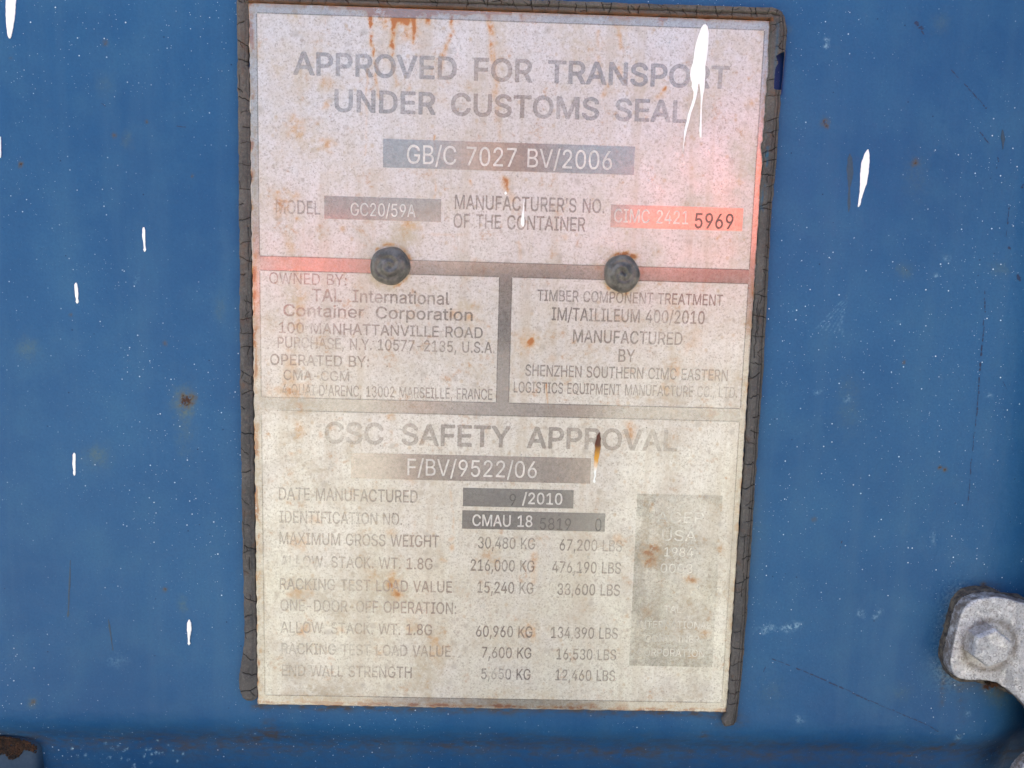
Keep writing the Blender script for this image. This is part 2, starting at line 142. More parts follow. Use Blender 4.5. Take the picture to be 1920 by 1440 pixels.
G2|520|252,-26 278,-27 294,-23 318,-23 352,-14 386,1 422,25 446,49 469,82 485,118 495,158 495,254 493,262 486,271 474,275 286,275 273,270 265,258 265,202 267,194 273,186 286,181 386,181 393,178 388,154 378,133 368,118 350,100 334,88 298,76 274,72 238,76 222,80 190,96 160,126 150,141 132,186 124,222 124,286 132,326 154,375 170,396 193,414 234,432 258,437 282,436 327,422 355,402 370,383 393,338 402,331 474,329 483,334 489,342 491,366 477,406 451,450 422,480 390,503 370,513 334,527 290,535 246,535 196,526 170,517 146,505 113,482 73,438 51,402 33,358 21,286 21,222 25,206 25,186 43,126 73,70 109,30 142,7 184,-14 218,-23 242,-23
H0|517|60,2 66,-1 118,-1 124,2 125,226 126,230 130,231 390,230 392,2 398,-1 450,-1 456,2 457,502 454,508 398,509 392,506 391,294 390,290 386,289 126,290 124,506 118,509 66,509 60,506
H1|517|55,-6 62,-9 122,-9 132,-2 133,218 134,222 138,223 382,222 384,-2 394,-9 454,-9 462,-5 465,6 465,502 461,514 454,517 394,517 384,510 383,302 382,298 378,297 134,298 132,510 122,517 62,517 54,513 51,502 51,6
H2|517|56,-18 126,-19 135,-14 141,-6 143,206 143,210 150,213 370,213 373,206 375,-6 382,-15 394,-19 458,-19 471,-10 475,6 475,502 473,514 466,523 454,527 394,527 382,523 375,514 373,314 373,310 366,307 146,307 143,314 141,514 134,523 122,527 58,527 45,518 41,502 41,2 45,-10
I0|300|32,2 38,-1 262,-1 268,2 269,50 266,56 190,57 186,58 185,62 185,446 186,450 190,451 266,452 269,458 269,502 266,508 38,509 32,506 31,458 34,452 110,451 114,450 115,446 115,62 114,58 110,57 34,56 31,50
I1|300|27,-6 38,-9 262,-9 270,-8 276,-2 277,54 273,62 266,65 198,65 194,66 193,70 193,438 194,442 198,443 266,443 274,447 277,454 277,506 270,516 34,517 24,510 23,454 27,446 34,443 102,443 106,442 107,438 107,70 106,66 102,65 34,65 27,62 23,54 23,6
I2|300|28,-18 266,-19 278,-15 285,-6 287,54 282,67 274,73 266,75 206,75 203,82 203,430 210,433 270,433 283,442 287,454 287,510 282,519 274,525 34,527 22,523 15,514 13,454 18,441 26,435 34,433 94,433 97,426 97,78 90,75 30,75 17,66 13,54 13,-2 18,-11
K0|467|60,2 66,-1 118,-1 124,2 126,166 198,242 370,2 378,-1 442,-1 448,2 246,286 246,290 270,314 274,322 434,490 444,506 442,508 366,509 359,506 350,494 306,450 302,442 262,402 258,394 214,350 146,266 126,248 124,506 118,509 66,509 60,506
K1|467|55,-6 62,-9 122,-9 132,-2 134,162 161,190 169,202 194,226 198,226 246,162 346,19 366,-5 374,-9 442,-9 454,-5 456,6 438,33 258,286 258,290 285,322 441,486 452,502 449,514 438,517 362,517 355,514 299,454 291,442 255,406 247,394 207,354 182,322 134,269 132,510 122,517 62,517 54,513 51,502 51,6
K2|467|56,-18 122,-19 130,-17 139,-10 143,2 144,158 194,212 198,211 216,186 337,14 361,-14 374,-19 446,-19 454,-17 463,-10 467,2 463,14 270,286 292,314 451,482 461,498 463,506 461,514 454,523 438,527 362,527 350,523 246,411 240,402 198,359 146,297 143,310 141,514 134,523 122,527 58,527 45,518 41,502 41,2 45,-10
L0|393|60,2 66,-1 354,-1 358,0 361,6 361,50 358,56 126,58 125,502 124,506 118,509 66,509 62,508 59,502
L1|393|55,-6 66,-9 358,-9 366,-5 369,2 369,54 362,64 134,66 133,506 130,513 122,517 62,517 54,513 51,506 51,6
L2|393|56,-18 358,-19 371,-14 379,-2 379,58 374,67 366,73 150,75 143,78 143,506 138,519 126,527 58,527 49,522 41,510 41,2 45,-10
M0|628|60,2 66,-1 114,-1 120,2 122,422 126,418 127,410 142,378 159,326 174,294 179,274 206,210 211,190 238,126 243,106 250,94 255,74 270,42 284,2 290,-1 338,-1 344,2 370,70 377,82 382,102 413,174 418,194 457,286 490,390 497,402 502,422 506,426 507,310 503,298 504,2 510,-1 566,0 569,6 568,506 562,509 482,509 478,509 471,502 450,442 435,410 430,390 415,358 410,338 395,306 390,286 375,254 370,234 355,202 314,78 277,194 262,226 257,246 234,298 229,318 206,370 201,390 186,422 181,442 174,454 157,502 150,509 146,509 62,508 59,502
M1|628|55,-6 62,-9 118,-9 126,-5 129,2 130,378 166,290 276,-2 286,-9 338,-9 346,-8 352,-2 464,282 498,380 499,314 495,298 495,2 498,-5 506,-9 566,-9 574,-5 577,6 577,502 573,514 566,517 478,517 466,509 348,206 322,126 314,109 284,198 162,509 150,517 62,517 54,513 51,502 51,6
M2|628|56,-18 122,-19 131,-14 139,-2 139,294 142,318 157,286 267,-6 274,-15 286,-19 346,-19 359,-10 482,302 485,286 487,-6 494,-15 506,-19 566,-19 574,-17 582,-11 587,6 587,502 585,514 579,522 566,527 478,527 466,523 457,514 314,142 293,202 171,514 162,523 150,527 62,527 54,525 46,519 41,502 41,2 45,-10
N0|523|60,2 66,-1 118,-1 124,2 125,366 121,378 122,422 130,414 199,290 230,246 235,234 258,202 263,190 286,158 291,146 314,114 319,102 378,14 384,2 390,-1 458,-1 464,2 465,502 462,508 406,509 400,506 399,286 403,274 402,82 386,106 341,190 142,501 130,509 66,509 60,506
N1|523|55,-6 62,-9 122,-9 130,-5 133,2 133,366 130,390 138,382 192,286 378,-5 390,-9 462,-9 470,-5 473,6 473,502 469,514 462,517 402,517 394,513 391,506 391,286 395,266 394,114 348,194 149,506 134,517 62,517 54,513 51,502 51,6
N2|523|56,-18 126,-19 135,-14 143,-2 143,326 146,346 185,278 370,-11 378,-17 386,-19 462,-19 470,-17 479,-10 483,6 483,502 481,514 474,523 462,527 398,527 389,522 381,510 381,282 385,262 385,166 382,154 335,234 158,511 146,523 134,527 62,527 54,525 45,518 41,502 41,2 45,-10
O0|533|254,-6 258,-9 274,-9 282,-5 310,-5 342,3 390,27 414,46 449,86 469,122 481,154 493,210 493,298 485,330 485,342 469,386 449,422 426,450 386,485 354,501 330,509 282,517 246,517 242,514 218,513 202,506 190,505 150,485 134,474 91,430 63,382 62,374 51,354 50,338 43,314 43,286 39,274 39,230 43,222 43,194 46,190 51,158 63,126 91,78 130,38 150,23 190,3 222,-5;254,54 250,57 234,57 214,62 182,78 158,98 134,130 114,174 113,190 105,218 105,290 113,318 114,334 121,346 122,354 142,390 170,422 214,446 254,455 282,455 322,446 346,434 390,394 402,374 422,322 423,306 427,298 427,210 423,202 422,186 402,134 390,114 366,90 350,78 306,58 282,57 274,53
O1|533|250,-14 258,-17 274,-17 286,-13 310,-13 346,-4 394,20 418,39 454,79 472,110 488,150 501,206 501,302 493,342 476,390 454,429 414,473 390,492 358,508 334,516 286,525 246,525 234,521 214,520 186,512 130,481 86,437 56,386 44,358 31,278 31,230 35,218 35,194 44,154 68,98 86,71 126,31 146,16 186,-4 222,-13;258,62 218,70 186,86 166,102 142,134 122,178 113,222 113,286 122,330 130,350 142,374 170,411 186,422 218,438 258,447 278,447 318,438 342,426 382,390 402,354 415,314 419,294 419,214 402,154 382,118 366,101 346,86 314,70 270,61
O2|533|252,-26 274,-27 290,-23 314,-23 350,-13 402,13 423,30 463,74 481,106 498,148 511,206 511,302 503,346 485,394 463,434 422,480 398,499 362,517 338,525 286,535 242,535 214,531 186,523 142,501 122,488 77,442 47,390 33,358 21,278 21,230 25,214 25,190 33,154 47,118 77,66 121,22 142,7 184,-14 218,-23 242,-23;258,73 222,80 193,94 174,110 152,138 132,182 124,222 123,282 132,326 139,346 152,370 174,400 193,414 222,428 258,436 274,437 314,428 335,418 354,404 374,383 393,350 404,314 409,290 409,218 404,194 393,158 372,122 360,110 339,94 310,79 270,72
P0|445|60,2 66,-1 118,-1 124,2 126,182 230,183 242,187 278,187 282,190 298,191 342,211 357,222 374,239 393,266 409,318 409,374 405,394 397,418 381,446 354,474 338,485 306,501 274,506 270,509 66,509 60,506;130,241 126,242 125,246 126,450 254,451 262,447 278,446 290,439 298,438 330,406 343,366 343,330 330,290 310,266 282,250 262,245 234,245 226,241
P1|445|55,-6 62,-9 122,-9 132,-2 134,174 234,175 246,179 278,179 302,184 346,204 361,214 382,235 400,262 417,318 417,378 412,398 404,422 386,453 358,481 342,492 310,508 270,517 62,517 52,510 51,6;138,249 134,250 133,254 134,442 250,443 274,438 294,430 322,402 335,362 335,334 326,302 306,274 278,258 258,253 234,253 222,249
P2|445|56,-18 126,-19 135,-14 141,-6 143,158 146,165 234,165 250,169 282,169 318,179 367,206 390,229 407,254 417,278 427,314 427,382 413,426 395,458 363,490 346,501 314,517 270,527 62,527 54,525 45,518 41,502 41,2 45,-10;146,259 143,266 143,426 146,433 246,433 270,428 290,420 312,398 324,362 325,338 317,306 302,284 278,269 258,264 230,263 218,259
Q0|533|399,-46 406,-49 462,-49 468,-46 406,38 406,42 430,63 461,106 477,142 489,186 493,210 493,298 485,330 485,342 477,366 461,402 430,446 386,485 354,501 314,513 294,513 282,517 246,517 242,514 218,513 202,506 190,505 138,477 94,434 75,406 51,354 50,338 43,314 43,286 39,278 39,234 43,222 43,194 55,146 75,102 91,78 130,38 150,23 190,3 222,-5 250,-5 262,-9 274,-9 282,-5 310,-5 342,3 354,10 366,-2;254,54 250,57 234,57 214,62 182,78 158,98 134,130 114,174 113,190 105,218 105,290 113,318 114,334 121,346 122,354 142,390 170,422 214,446 254,455 282,455 322,446 346,434 390,394 402,374 422,322 423,306 427,298 427,210 423,202 422,186 402,134 390,114 366,92 322,149 310,161 246,160 244,158 247,154 316,62 306,58 282,57 274,53
Q1|533|395,-54 402,-57 466,-57 476,-50 474,-39 430,18 418,38 454,79 476,118 488,150 501,206 501,302 492,346 484,370 468,406 437,450 393,490 358,508 318,520 298,521 286,525 246,525 234,521 218,521 186,512 131,482 87,438 68,410 44,358 31,278 31,234 35,218 35,194 48,142 68,98 86,71 126,31 146,16 186,-4 222,-13 246,-13 258,-17 310,-13 354,-2;258,62 218,70 186,86 166,102 142,134 122,178 113,222 113,286 122,330 130,350 142,374 170,411 186,422 218,438 258,447 278,447 318,438 342,426 382,390 402,354 415,314 419,294 419,214 402,154 382,118 370,106 362,110 330,153 314,168 246,169 239,166 236,154 300,70 298,65
Q2|533|396,-66 470,-67 479,-62 487,-50 483,-34 440,22 432,38 463,74 485,114 499,150 511,202 511,302 503,346 493,374 475,414 446,455 398,499 362,517 318,531 286,535 242,535 214,531 182,521 126,491 78,443 59,414 35,362 25,318 25,294 21,278 21,230 25,214 25,190 39,138 59,94 77,66 118,24 138,9 184,-14 218,-23 242,-23 254,-27 314,-23 350,-14 378,-51;258,73 222,80 193,94 174,110 152,138 132,182 124,222 123,282 132,326 139,346 152,370 174,400 193,414 222,428 258,436 274,437 314,428 335,418 354,404 374,383 393,350 404,314 409,290 409,218 404,194 393,158 370,121 356,134 338,159 318,177 246,179 233,174 225,162 227,150 280,78 270,72
R0|449|60,2 66,-1 118,-1 124,2 126,194 230,195 242,199 246,198 263,162 270,154 350,3 358,-1 422,-1 428,2 373,106 366,114 349,150 342,158 325,194 318,202 318,210 334,215 358,231 381,254 401,290 409,326 409,382 401,414 378,454 357,474 330,493 322,494 310,501 266,509 66,509 60,506;130,257 126,258 125,262 126,450 262,450 290,442 306,434 330,410 338,394 343,374 343,330 334,302 314,278 294,266 262,257
R1|449|55,-6 62,-9 122,-9 132,-2 133,182 134,186 138,187 242,186 346,-5 354,-9 426,-9 436,-2 436,6 428,22 330,202 331,206 365,226 386,247 408,286 417,326 417,382 408,418 385,458 361,482 334,500 314,508 270,517 62,517 52,510 51,6;138,265 134,266 133,270 134,442 254,443 286,434 302,426 322,406 330,390 335,370 335,334 326,306 310,286 290,274 258,265
R2|449|56,-18 126,-19 135,-14 141,-6 143,170 143,174 150,177 230,177 237,174 331,-2 342,-15 354,-19 426,-19 438,-15 445,-6 447,6 441,18 344,198 371,218 394,241 417,282 427,322 427,382 423,406 413,430 394,463 367,490 338,509 314,519 270,527 62,527 50,523 43,514 41,2 45,-10;146,275 143,282 143,426 146,433 254,432 294,419 312,402 320,386 324,370 325,338 316,310 306,296 286,283 258,276
S0|447|182,-6 190,-9 262,-9 266,-6 298,-1 350,23 378,50 389,66 401,86 409,114 409,162 401,190 386,213 361,238 330,257 166,310 146,322 122,346 117,362 117,390 122,406 130,418 150,438 174,450 190,455 214,455 222,459 274,450 298,438 314,426 326,410 338,376 394,375 400,378 401,402 393,426 378,449 346,482 322,497 294,509 262,514 258,517 198,517 138,501 103,478 74,449 59,422 51,398 51,362 55,338 67,310 87,286 106,271 154,247 254,215 266,214 314,194 338,170 342,158 342,118 326,90 302,70 278,58 238,49 210,49 202,53 186,53 150,66 122,90 114,102 109,126 102,136 46,137 40,134 39,110 47,86 63,58 90,30 138,3 162,-5
S1|447|178,-14 186,-17 262,-17 302,-8 354,16 385,46 396,62 408,82 417,114 417,162 408,194 394,217 365,246 334,264 170,318 150,330 130,350 125,366 125,386 130,402 141,418 154,430 178,442 226,451 270,442 294,430 310,418 318,406 328,374 334,368 398,367 406,371 409,378 408,406 400,430 385,454 350,489 326,504 298,516 258,525 198,525 134,508 99,486 66,453 52,426 43,398 43,358 48,334 60,306 82,279 102,264 150,240 294,194 310,186 327,170 334,154 334,122 322,98 314,89 274,66 234,57 190,61 154,74 130,94 122,106 116,130 106,144 42,145 34,141 31,134 32,106 40,82 59,50 86,23 102,12 134,-4 158,-12
S2|447|180,-26 266,-27 306,-17 358,7 392,38 403,54 417,78 427,110 427,162 417,198 402,223 371,254 338,273 174,327 154,340 140,354 136,366 136,386 140,398 152,414 161,422 182,433 226,440 266,432 290,420 308,402 319,370 330,359 398,357 406,359 415,366 419,378 419,406 409,434 394,459 355,498 334,511 302,525 262,535 194,535 158,527 126,515 93,494 58,459 43,430 33,402 33,358 39,330 53,298 77,270 94,257 146,231 287,186 308,174 320,162 324,150 324,126 314,105 306,96 270,75 230,67 190,72 158,84 140,98 132,110 121,142 110,153 42,155 34,153 26,147 21,138 21,106 31,78 50,45 81,14 98,3 130,-13 158,-23
T0|449|192,2 198,-1 250,-1 256,2 258,450 414,452 417,458 417,502 414,508 38,509 32,506 31,458 34,452 190,450
T1|449|187,-6 194,-9 254,-9 262,-5 265,2 266,442 418,444 424,450 425,458 425,506 418,516 38,517 30,516 24,510 23,454 30,444 182,442 183,6
T2|449|188,-18 258,-19 267,-14 275,-2 275,430 282,433 414,433 426,437 435,450 435,506 431,518 422,525 34,527 22,523 15,514 13,450 18,441 26,435 166,433 173,430 173,2 177,-10
U0|517|218,-6 226,-9 294,-9 298,-6 330,-1 366,15 389,30 422,62 449,110 457,146 457,502 454,508 398,509 392,506 391,158 382,126 366,98 350,82 326,66 282,53 230,54 202,62 178,74 146,106 134,130 125,162 124,506 118,509 66,509 60,506 59,158 67,114 79,86 95,62 123,34 150,15 186,-1
U1|517|214,-14 222,-17 294,-17 334,-8 362,4 393,22 429,58 456,106 465,146 465,502 464,510 458,516 394,517 386,513 383,506 383,162 374,130 358,102 346,90 322,74 274,61 234,62 206,70 182,82 154,110 146,126 133,166 132,510 126,516 118,517 62,517 52,510 51,158 60,110 72,82 90,55 119,26 146,8 182,-8
U2|517|216,-26 298,-27 338,-17 374,-1 399,14 438,53 465,102 475,142 475,502 471,518 462,525 390,527 381,522 375,514 372,162 361,126 342,100 318,84 274,71 238,72 210,79 189,90 164,114 148,150 143,170 141,514 134,523 118,527 58,527 49,522 43,514 41,154 51,106 63,78 81,50 113,18 142,-1 178,-17
V0|480|203,2 210,-1 274,-1 280,2 318,110 325,122 334,154 341,166 350,198 357,210 366,242 373,254 382,286 389,298 398,330 405,342 414,374 421,386 430,418 437,430 446,462 453,474 461,498 458,508 398,509 392,506 326,310 319,298 294,218 287,206 286,194 267,142 266,130 242,62 234,78 185,234 178,246 165,290 158,302 145,346 138,358 89,502 82,509 78,509 22,509 16,506
V1|480|199,-6 206,-9 278,-9 288,-2 460,470 469,498 468,510 462,516 394,517 384,510 318,314 280,210 258,134 242,89 234,106 192,238 96,506 89,514 82,517 18,517 8,510 8,502 16,478 114,218 180,34 192,2
V2|480|200,-18 282,-19 291,-14 297,-6 477,490 477,514 466,525 394,527 386,525 377,518 271,214 242,122 236,134 201,242 103,514 90,525 78,527 14,527 5,522 -1,514 -3,502 7,474 183,-2 193,-14
W0|686|155,2 162,-1 226,-1 232,2 246,58 253,74 258,102 265,118 270,146 277,162 282,190 289,206 294,234 301,250 306,278 313,294 342,430 346,426 351,390 358,370 363,334 375,286 394,226 403,182 410,166 415,138 422,122 451,6 458,-1 530,0 541,30 554,86 561,102 590,218 605,262 634,378 649,422 654,450 669,498 668,506 662,509 610,509 606,509 599,502 546,286 539,270 519,190 518,174 507,138 506,122 499,102 494,72 490,74 489,86 486,90 485,106 469,166 469,178 457,226 450,242 433,318 426,334 385,498 378,508 306,508 295,478 282,418 275,402 238,250 231,234 194,70 190,74 189,90 170,166 169,182 153,246 146,262 125,354 118,370 84,506 78,509 18,508 15,502 22,486 27,458 34,442 39,414 46,398 75,282 90,238 95,210 102,194 107,166 114,150 119,122 126,106 131,78 138,62 151,6
W1|686|151,-6 158,-9 230,-9 240,-2 320,290 342,388 350,366 368,282 444,2 451,-6 458,-9 530,-9 537,-6 668,462 677,498 674,513 666,517 606,517 599,514 592,506 512,194 494,113 490,115 486,130 464,230 392,502 386,513 378,517 306,517 299,514 288,482 250,330 224,238 194,108 190,115 160,250 92,510 82,517 18,517 11,514 7,506 8,498 136,30 144,2
W2|686|152,-18 234,-19 243,-14 249,-6 342,338 437,-6 446,-15 458,-19 530,-19 538,-17 546,-11 559,26 679,462 687,498 685,514 679,522 666,527 602,527 593,522 583,510 494,162 488,170 475,230 407,490 397,514 390,523 378,527 306,527 294,523 287,514 277,482 194,158 188,174 171,250 101,514 94,523 82,527 18,527 10,525 2,519 -3,510 -3,498 125,30 137,-6
X0|474|20,2 26,-1 86,-1 94,2 177,118 234,214 238,214 250,198 279,146 379,2 386,-1 450,-1 456,2 278,262 278,266 289,278 314,318 325,330 350,370 361,382 386,422 433,486 444,506 442,508 378,509 371,506 267,350 262,338 238,305 206,350 201,362 170,406 137,462 106,506 98,509 38,509 32,506 31,502 42,490 119,374 166,310 198,262 198,258 123,154 106,126 95,114 78,86 67,74 50,46 39,34
X1|474|15,-6 22,-9 86,-9 98,-5 182,111 230,190 238,198 314,79 374,-5 382,-9 450,-9 462,-5 465,2 462,9 288,262 322,314 448,494 453,506 449,514 442,517 378,517 366,513 238,320 142,469 110,513 102,517 38,517 26,513 23,506 24,498 158,306 182,270 186,258 16,14 11,2
X2|474|16,-18 90,-19 103,-14 115,-2 163,66 199,118 228,166 238,178 305,74 369,-14 382,-19 454,-19 462,-17 470,-11 475,2 471,14 301,262 455,486 463,506 461,514 455,522 438,527 374,527 361,522 353,514 238,339 127,510 115,522 102,527 34,527 26,525 18,519 13,506 17,490 148,302 172,266 174,258 9,22 2,8 1,-2 6,-11
Y0|472|204,2 210,-1 262,-1 268,2 270,210 369,366 374,378 389,398 426,462 441,482 453,502 450,508 386,509 378,505 279,346 250,290 239,274 238,268 234,270 205,326 94,505 86,509 22,509 16,506 202,206
Y1|472|199,-6 206,-9 266,-9 276,-2 278,206 460,498 460,510 454,516 382,517 371,510 308,410 238,290 234,291 226,302 212,330 164,410 98,513 90,517 18,517 8,510 8,502 194,202 195,2
Y2|472|200,-18 270,-19 279,-14 285,-6 288,202 469,494 469,514 458,525 382,527 366,520 301,418 238,310 234,310 139,470 103,522 90,527 18,527 6,523 -1,514 -3,502 1,494 184,198 185,2 189,-10
Z0|438|40,2 46,-1 394,-1 400,2 401,50 398,56 120,58 122,66 189,154 230,218 241,230 282,294 293,306 326,358 337,370 378,434 397,458 397,502 394,508 46,509 40,506 39,458 42,452 310,451 318,450 318,446 271,386 50,58 39,46
Z1|438|35,-6 46,-9 394,-9 406,-5 409,2 409,54 402,64 137,66 142,78 194,147 404,454 405,506 401,514 390,517 46,517 34,513 31,506 31,454 38,444 300,442 298,434 266,393 32,50 31,2
Z2|438|36,-18 398,-19 406,-17 415,-10 419,2 419,58 414,67 406,73 166,75 157,78 411,446 415,458 415,506 413,514 406,523 390,527 42,527 34,525 25,518 21,506 21,450 26,441 34,435 270,433 280,430 23,54 21,-2 26,-11
a0|389|130,-6 138,-9 182,-9 214,-1 241,14 266,42 274,48 275,6 278,0 330,-1 336,2 337,282 329,310 310,342 282,365 242,381 218,381 206,385 174,385 162,381 146,381 122,373 86,354 58,325 43,302 44,290 46,288 58,286 90,275 102,275 122,302 142,318 178,330 206,331 246,318 266,298 274,274 275,254 270,242 242,234 166,221 146,214 130,213 98,205 59,182 39,158 31,134 31,82 43,50 54,34 78,11 114,-5;158,46 154,49 138,50 118,58 102,74 93,94 93,114 98,130 118,150 130,154 210,174 226,175 262,186 274,186 275,130 270,110 258,86 238,66 206,50 182,49 174,45
a1|389|126,-14 134,-17 186,-17 206,-12 242,4 266,23 268,-2 274,-8 334,-9 344,-2 345,278 340,302 328,330 318,345 302,361 270,380 246,388 222,389 210,393 170,393 142,388 118,380 82,361 50,329 36,306 36,286 42,280 90,267 102,267 110,271 130,298 146,310 182,322 202,323 242,310 258,294 266,270 266,254 254,246 94,212 54,189 42,177 28,154 23,134 23,78 36,46 47,30 71,6 98,-8;162,54 130,62 122,66 110,78 102,94 101,102 102,114 109,130 122,142 134,146 214,166 266,176 267,134 262,114 250,90 234,74 202,58
a2|389|128,-26 190,-27 222,-17 254,0 265,-14 274,-19 334,-19 347,-14 355,-2 355,282 351,302 335,338 307,370 274,389 246,399 226,399 210,403 170,403 142,399 114,389 74,368 41,334 25,306 25,286 33,274 86,257 110,259 122,269 138,291 150,300 190,313 218,308 238,300 248,290 256,266 255,258 250,256 90,221 49,198 33,182 19,158 13,134 13,78 19,58 29,38 38,25 66,-3 94,-17;162,65 134,71 120,82 111,102 112,110 120,126 126,132 138,136 218,156 254,164 256,162 257,138 252,118 238,92 227,82 198,68 170,64
e0|404|186,-6 194,-9 242,-9 246,-6 262,-5 294,7 321,26 346,50 357,66 365,86 362,92 350,97 318,105 306,104 298,90 274,66 254,54 238,49 186,49 150,62 118,94 110,106 102,130 101,150 97,158 98,166 102,167 366,167 372,170 373,222 369,234 369,250 349,306 338,322 298,361 274,373 230,385 174,385 158,378 146,377 111,358 86,338 55,294 43,262 35,230 35,146 47,102 67,62 90,34 122,11 150,-1;102,221 98,222 97,226 102,250 114,278 126,294 150,314 182,327 230,327 262,314 290,282 302,254 303,238 307,230 306,222 302,221
e1|404|182,-14 190,-17 242,-17 266,-12 298,0 325,18 353,46 368,70 373,86 372,94 366,100 318,113 306,113 298,109 290,94 270,73 250,62 234,57 190,57 154,70 129,94 118,110 109,138 110,159 370,159 380,166 381,226 377,250 368,282 354,313 345,326 302,368 278,380 230,393 174,393 142,384 110,368 87,350 62,321 48,298 36,266 27,230 27,146 40,98 60,58 86,27 118,4 146,-8;110,229 110,246 122,274 134,290 154,306 186,319 226,319 258,306 282,278 294,250 296,234 296,230 290,229
e2|404|184,-26 246,-27 268,-22 302,-9 331,10 362,41 373,58 383,82 381,98 370,109 322,123 306,123 293,118 278,96 262,80 251,74 230,67 190,68 158,80 136,102 128,114 120,138 119,146 122,149 370,149 382,153 389,162 391,226 387,254 377,286 363,318 352,334 310,375 282,389 234,403 170,403 138,393 102,375 70,347 41,306 27,270 17,234 17,142 31,94 53,50 78,20 110,-3 144,-18;122,240 120,242 127,262 144,286 166,301 190,309 226,308 254,296 274,271 285,242 278,239
i0|167|52,2 58,-1 106,-1 112,2 113,374 110,380 58,381 52,378;66,446 70,443 98,443 109,450 125,466 125,498 121,506 110,517 94,525 74,525 58,517 43,498 39,482 43,466 58,450
i1|167|47,-6 54,-9 110,-9 118,-5 121,2 121,378 118,385 110,389 54,389 46,385 43,378 43,6;62,438 70,435 102,436 114,443 132,462 132,502 118,521 98,532 70,532 50,521 36,502 31,482 36,462 54,443
i2|167|48,-18 114,-19 123,-14 131,-2 131,378 126,391 114,399 50,399 41,394 33,382 33,2 37,-10;64,426 106,427 119,434 141,458 141,506 135,518 123,530 102,541 70,543 46,531 33,518 23,494 21,474 29,454 49,434
l0|189|106,2 114,-1 170,-1 180,6 181,14 178,18 172,50 166,53 138,53 126,58 118,70 113,90 112,506 106,509 58,509 54,508 51,502 51,74 55,66 55,50 67,26 90,7
l1|189|102,-6 110,-9 174,-8 186,-1 189,14 178,57 170,61 142,61 130,66 121,94 120,510 110,517 54,517 46,513 43,506 43,74 52,34 62,19 86,0
l2|189|104,-18 178,-17 195,-6 199,14 191,54 186,63 174,71 142,72 136,78 132,94 131,510 123,522 114,527 54,527 41,522 35,514 33,506 33,74 39,42 53,14 78,-7
n0|410|52,2 58,-1 106,-1 112,2 113,222 117,230 118,258 126,282 142,302 158,314 190,327 230,327 254,318 270,306 282,290 290,270 291,254 295,246 296,2 302,-1 350,-1 356,2 357,274 345,318 326,345 310,361 282,377 254,385 202,385 154,365 114,322 113,374 110,380 58,381 52,378
n1|410|47,-6 54,-9 110,-9 120,-2 121,218 125,230 126,254 134,278 146,295 178,314 198,319 226,319 250,310 266,298 274,286 282,266 287,242 288,-2 298,-9 354,-9 362,-5 365,6 365,274 352,322 334,349 317,366 286,384 258,392 202,393 174,384 150,372 122,349 121,378 114,388 54,389 46,385 43,374 43,6
n2|410|48,-18 114,-19 123,-14 129,-6 131,214 135,226 136,250 144,274 154,288 177,302 198,309 226,308 246,300 264,282 272,262 277,238 279,-6 286,-15 298,-19 358,-19 371,-10 375,2 375,278 361,326 342,355 322,375 290,393 254,403 198,403 170,393 134,373 127,390 114,399 50,399 37,390 33,374 33,2 37,-10
o0|415|182,-6 190,-9 222,-9 234,-5 250,-5 286,7 306,19 342,54 353,70 373,114 381,146 381,226 378,230 373,262 353,306 342,322 306,357 270,377 238,385 174,385 158,378 146,377 110,357 70,318 55,294 39,250 38,234 35,230 35,146 47,102 67,62 106,22 122,11 150,-1;182,50 146,66 126,86 110,114 97,170 97,206 101,214 101,230 110,262 118,278 146,310 178,326 230,327 246,322 274,306 294,282 306,258 314,234 315,214 319,206 319,170 315,162 315,146 298,98 274,70 234,50
o1|415|178,-14 186,-17 222,-17 250,-13 290,0 313,14 349,50 360,66 380,110 389,146 389,226 380,266 360,310 349,326 313,362 274,384 238,393 170,392 142,384 103,362 63,322 48,298 32,254 27,230 27,146 40,98 60,58 102,15 118,4 146,-8;186,58 150,74 126,102 118,118 109,150 105,174 105,202 118,258 134,286 146,299 170,314 182,318 226,319 242,314 270,298 286,278 306,230 311,202 311,174 306,146 294,110 274,81 258,70 230,58
o2|415|180,-26 226,-27 254,-23 294,-9 318,5 358,45 367,58 389,106 399,142 399,230 389,270 367,318 358,331 318,371 278,393 242,403 170,403 138,393 98,371 54,327 41,306 23,258 17,234 17,142 31,94 53,50 94,8 110,-3 142,-17;186,69 154,84 144,94 127,122 115,178 120,226 131,262 144,282 154,292 186,308 226,308 246,301 266,288 289,250 296,226 301,198 296,150 283,110 266,88 246,75 226,68 194,67
p0|424|52,-142 58,-145 106,-145 112,-142 114,58 118,58 138,31 154,14 178,-1 206,-9 258,-9 282,-1 314,15 333,30 357,58 373,86 385,122 389,146 389,230 385,254 365,306 338,341 310,365 286,377 274,378 254,385 210,385 186,381 174,377 158,366 118,322 114,322 113,326 113,374 110,380 58,381 52,378;198,50 174,58 162,66 134,98 117,142 117,158 113,166 113,210 117,218 118,238 134,282 166,314 178,322 198,327 242,327 274,314 290,302 306,282 323,238 323,222 327,214 327,162 323,154 322,138 306,98 278,66 258,54 242,50
p1|424|47,-150 54,-153 110,-153 120,-146 122,35 150,7 174,-8 206,-17 258,-17 286,-8 318,8 337,22 362,51 380,82 397,142 397,234 392,258 372,310 346,345 317,370 290,384 258,393 206,393 182,388 170,384 155,374 122,342 121,378 114,388 54,389 44,382 43,-138;202,58 178,66 166,74 142,102 125,146 121,170 121,206 126,234 142,278 166,303 182,314 198,318 238,319 270,306 286,294 298,278 315,234 319,210 319,166 306,118 290,90 278,77 254,62 234,57
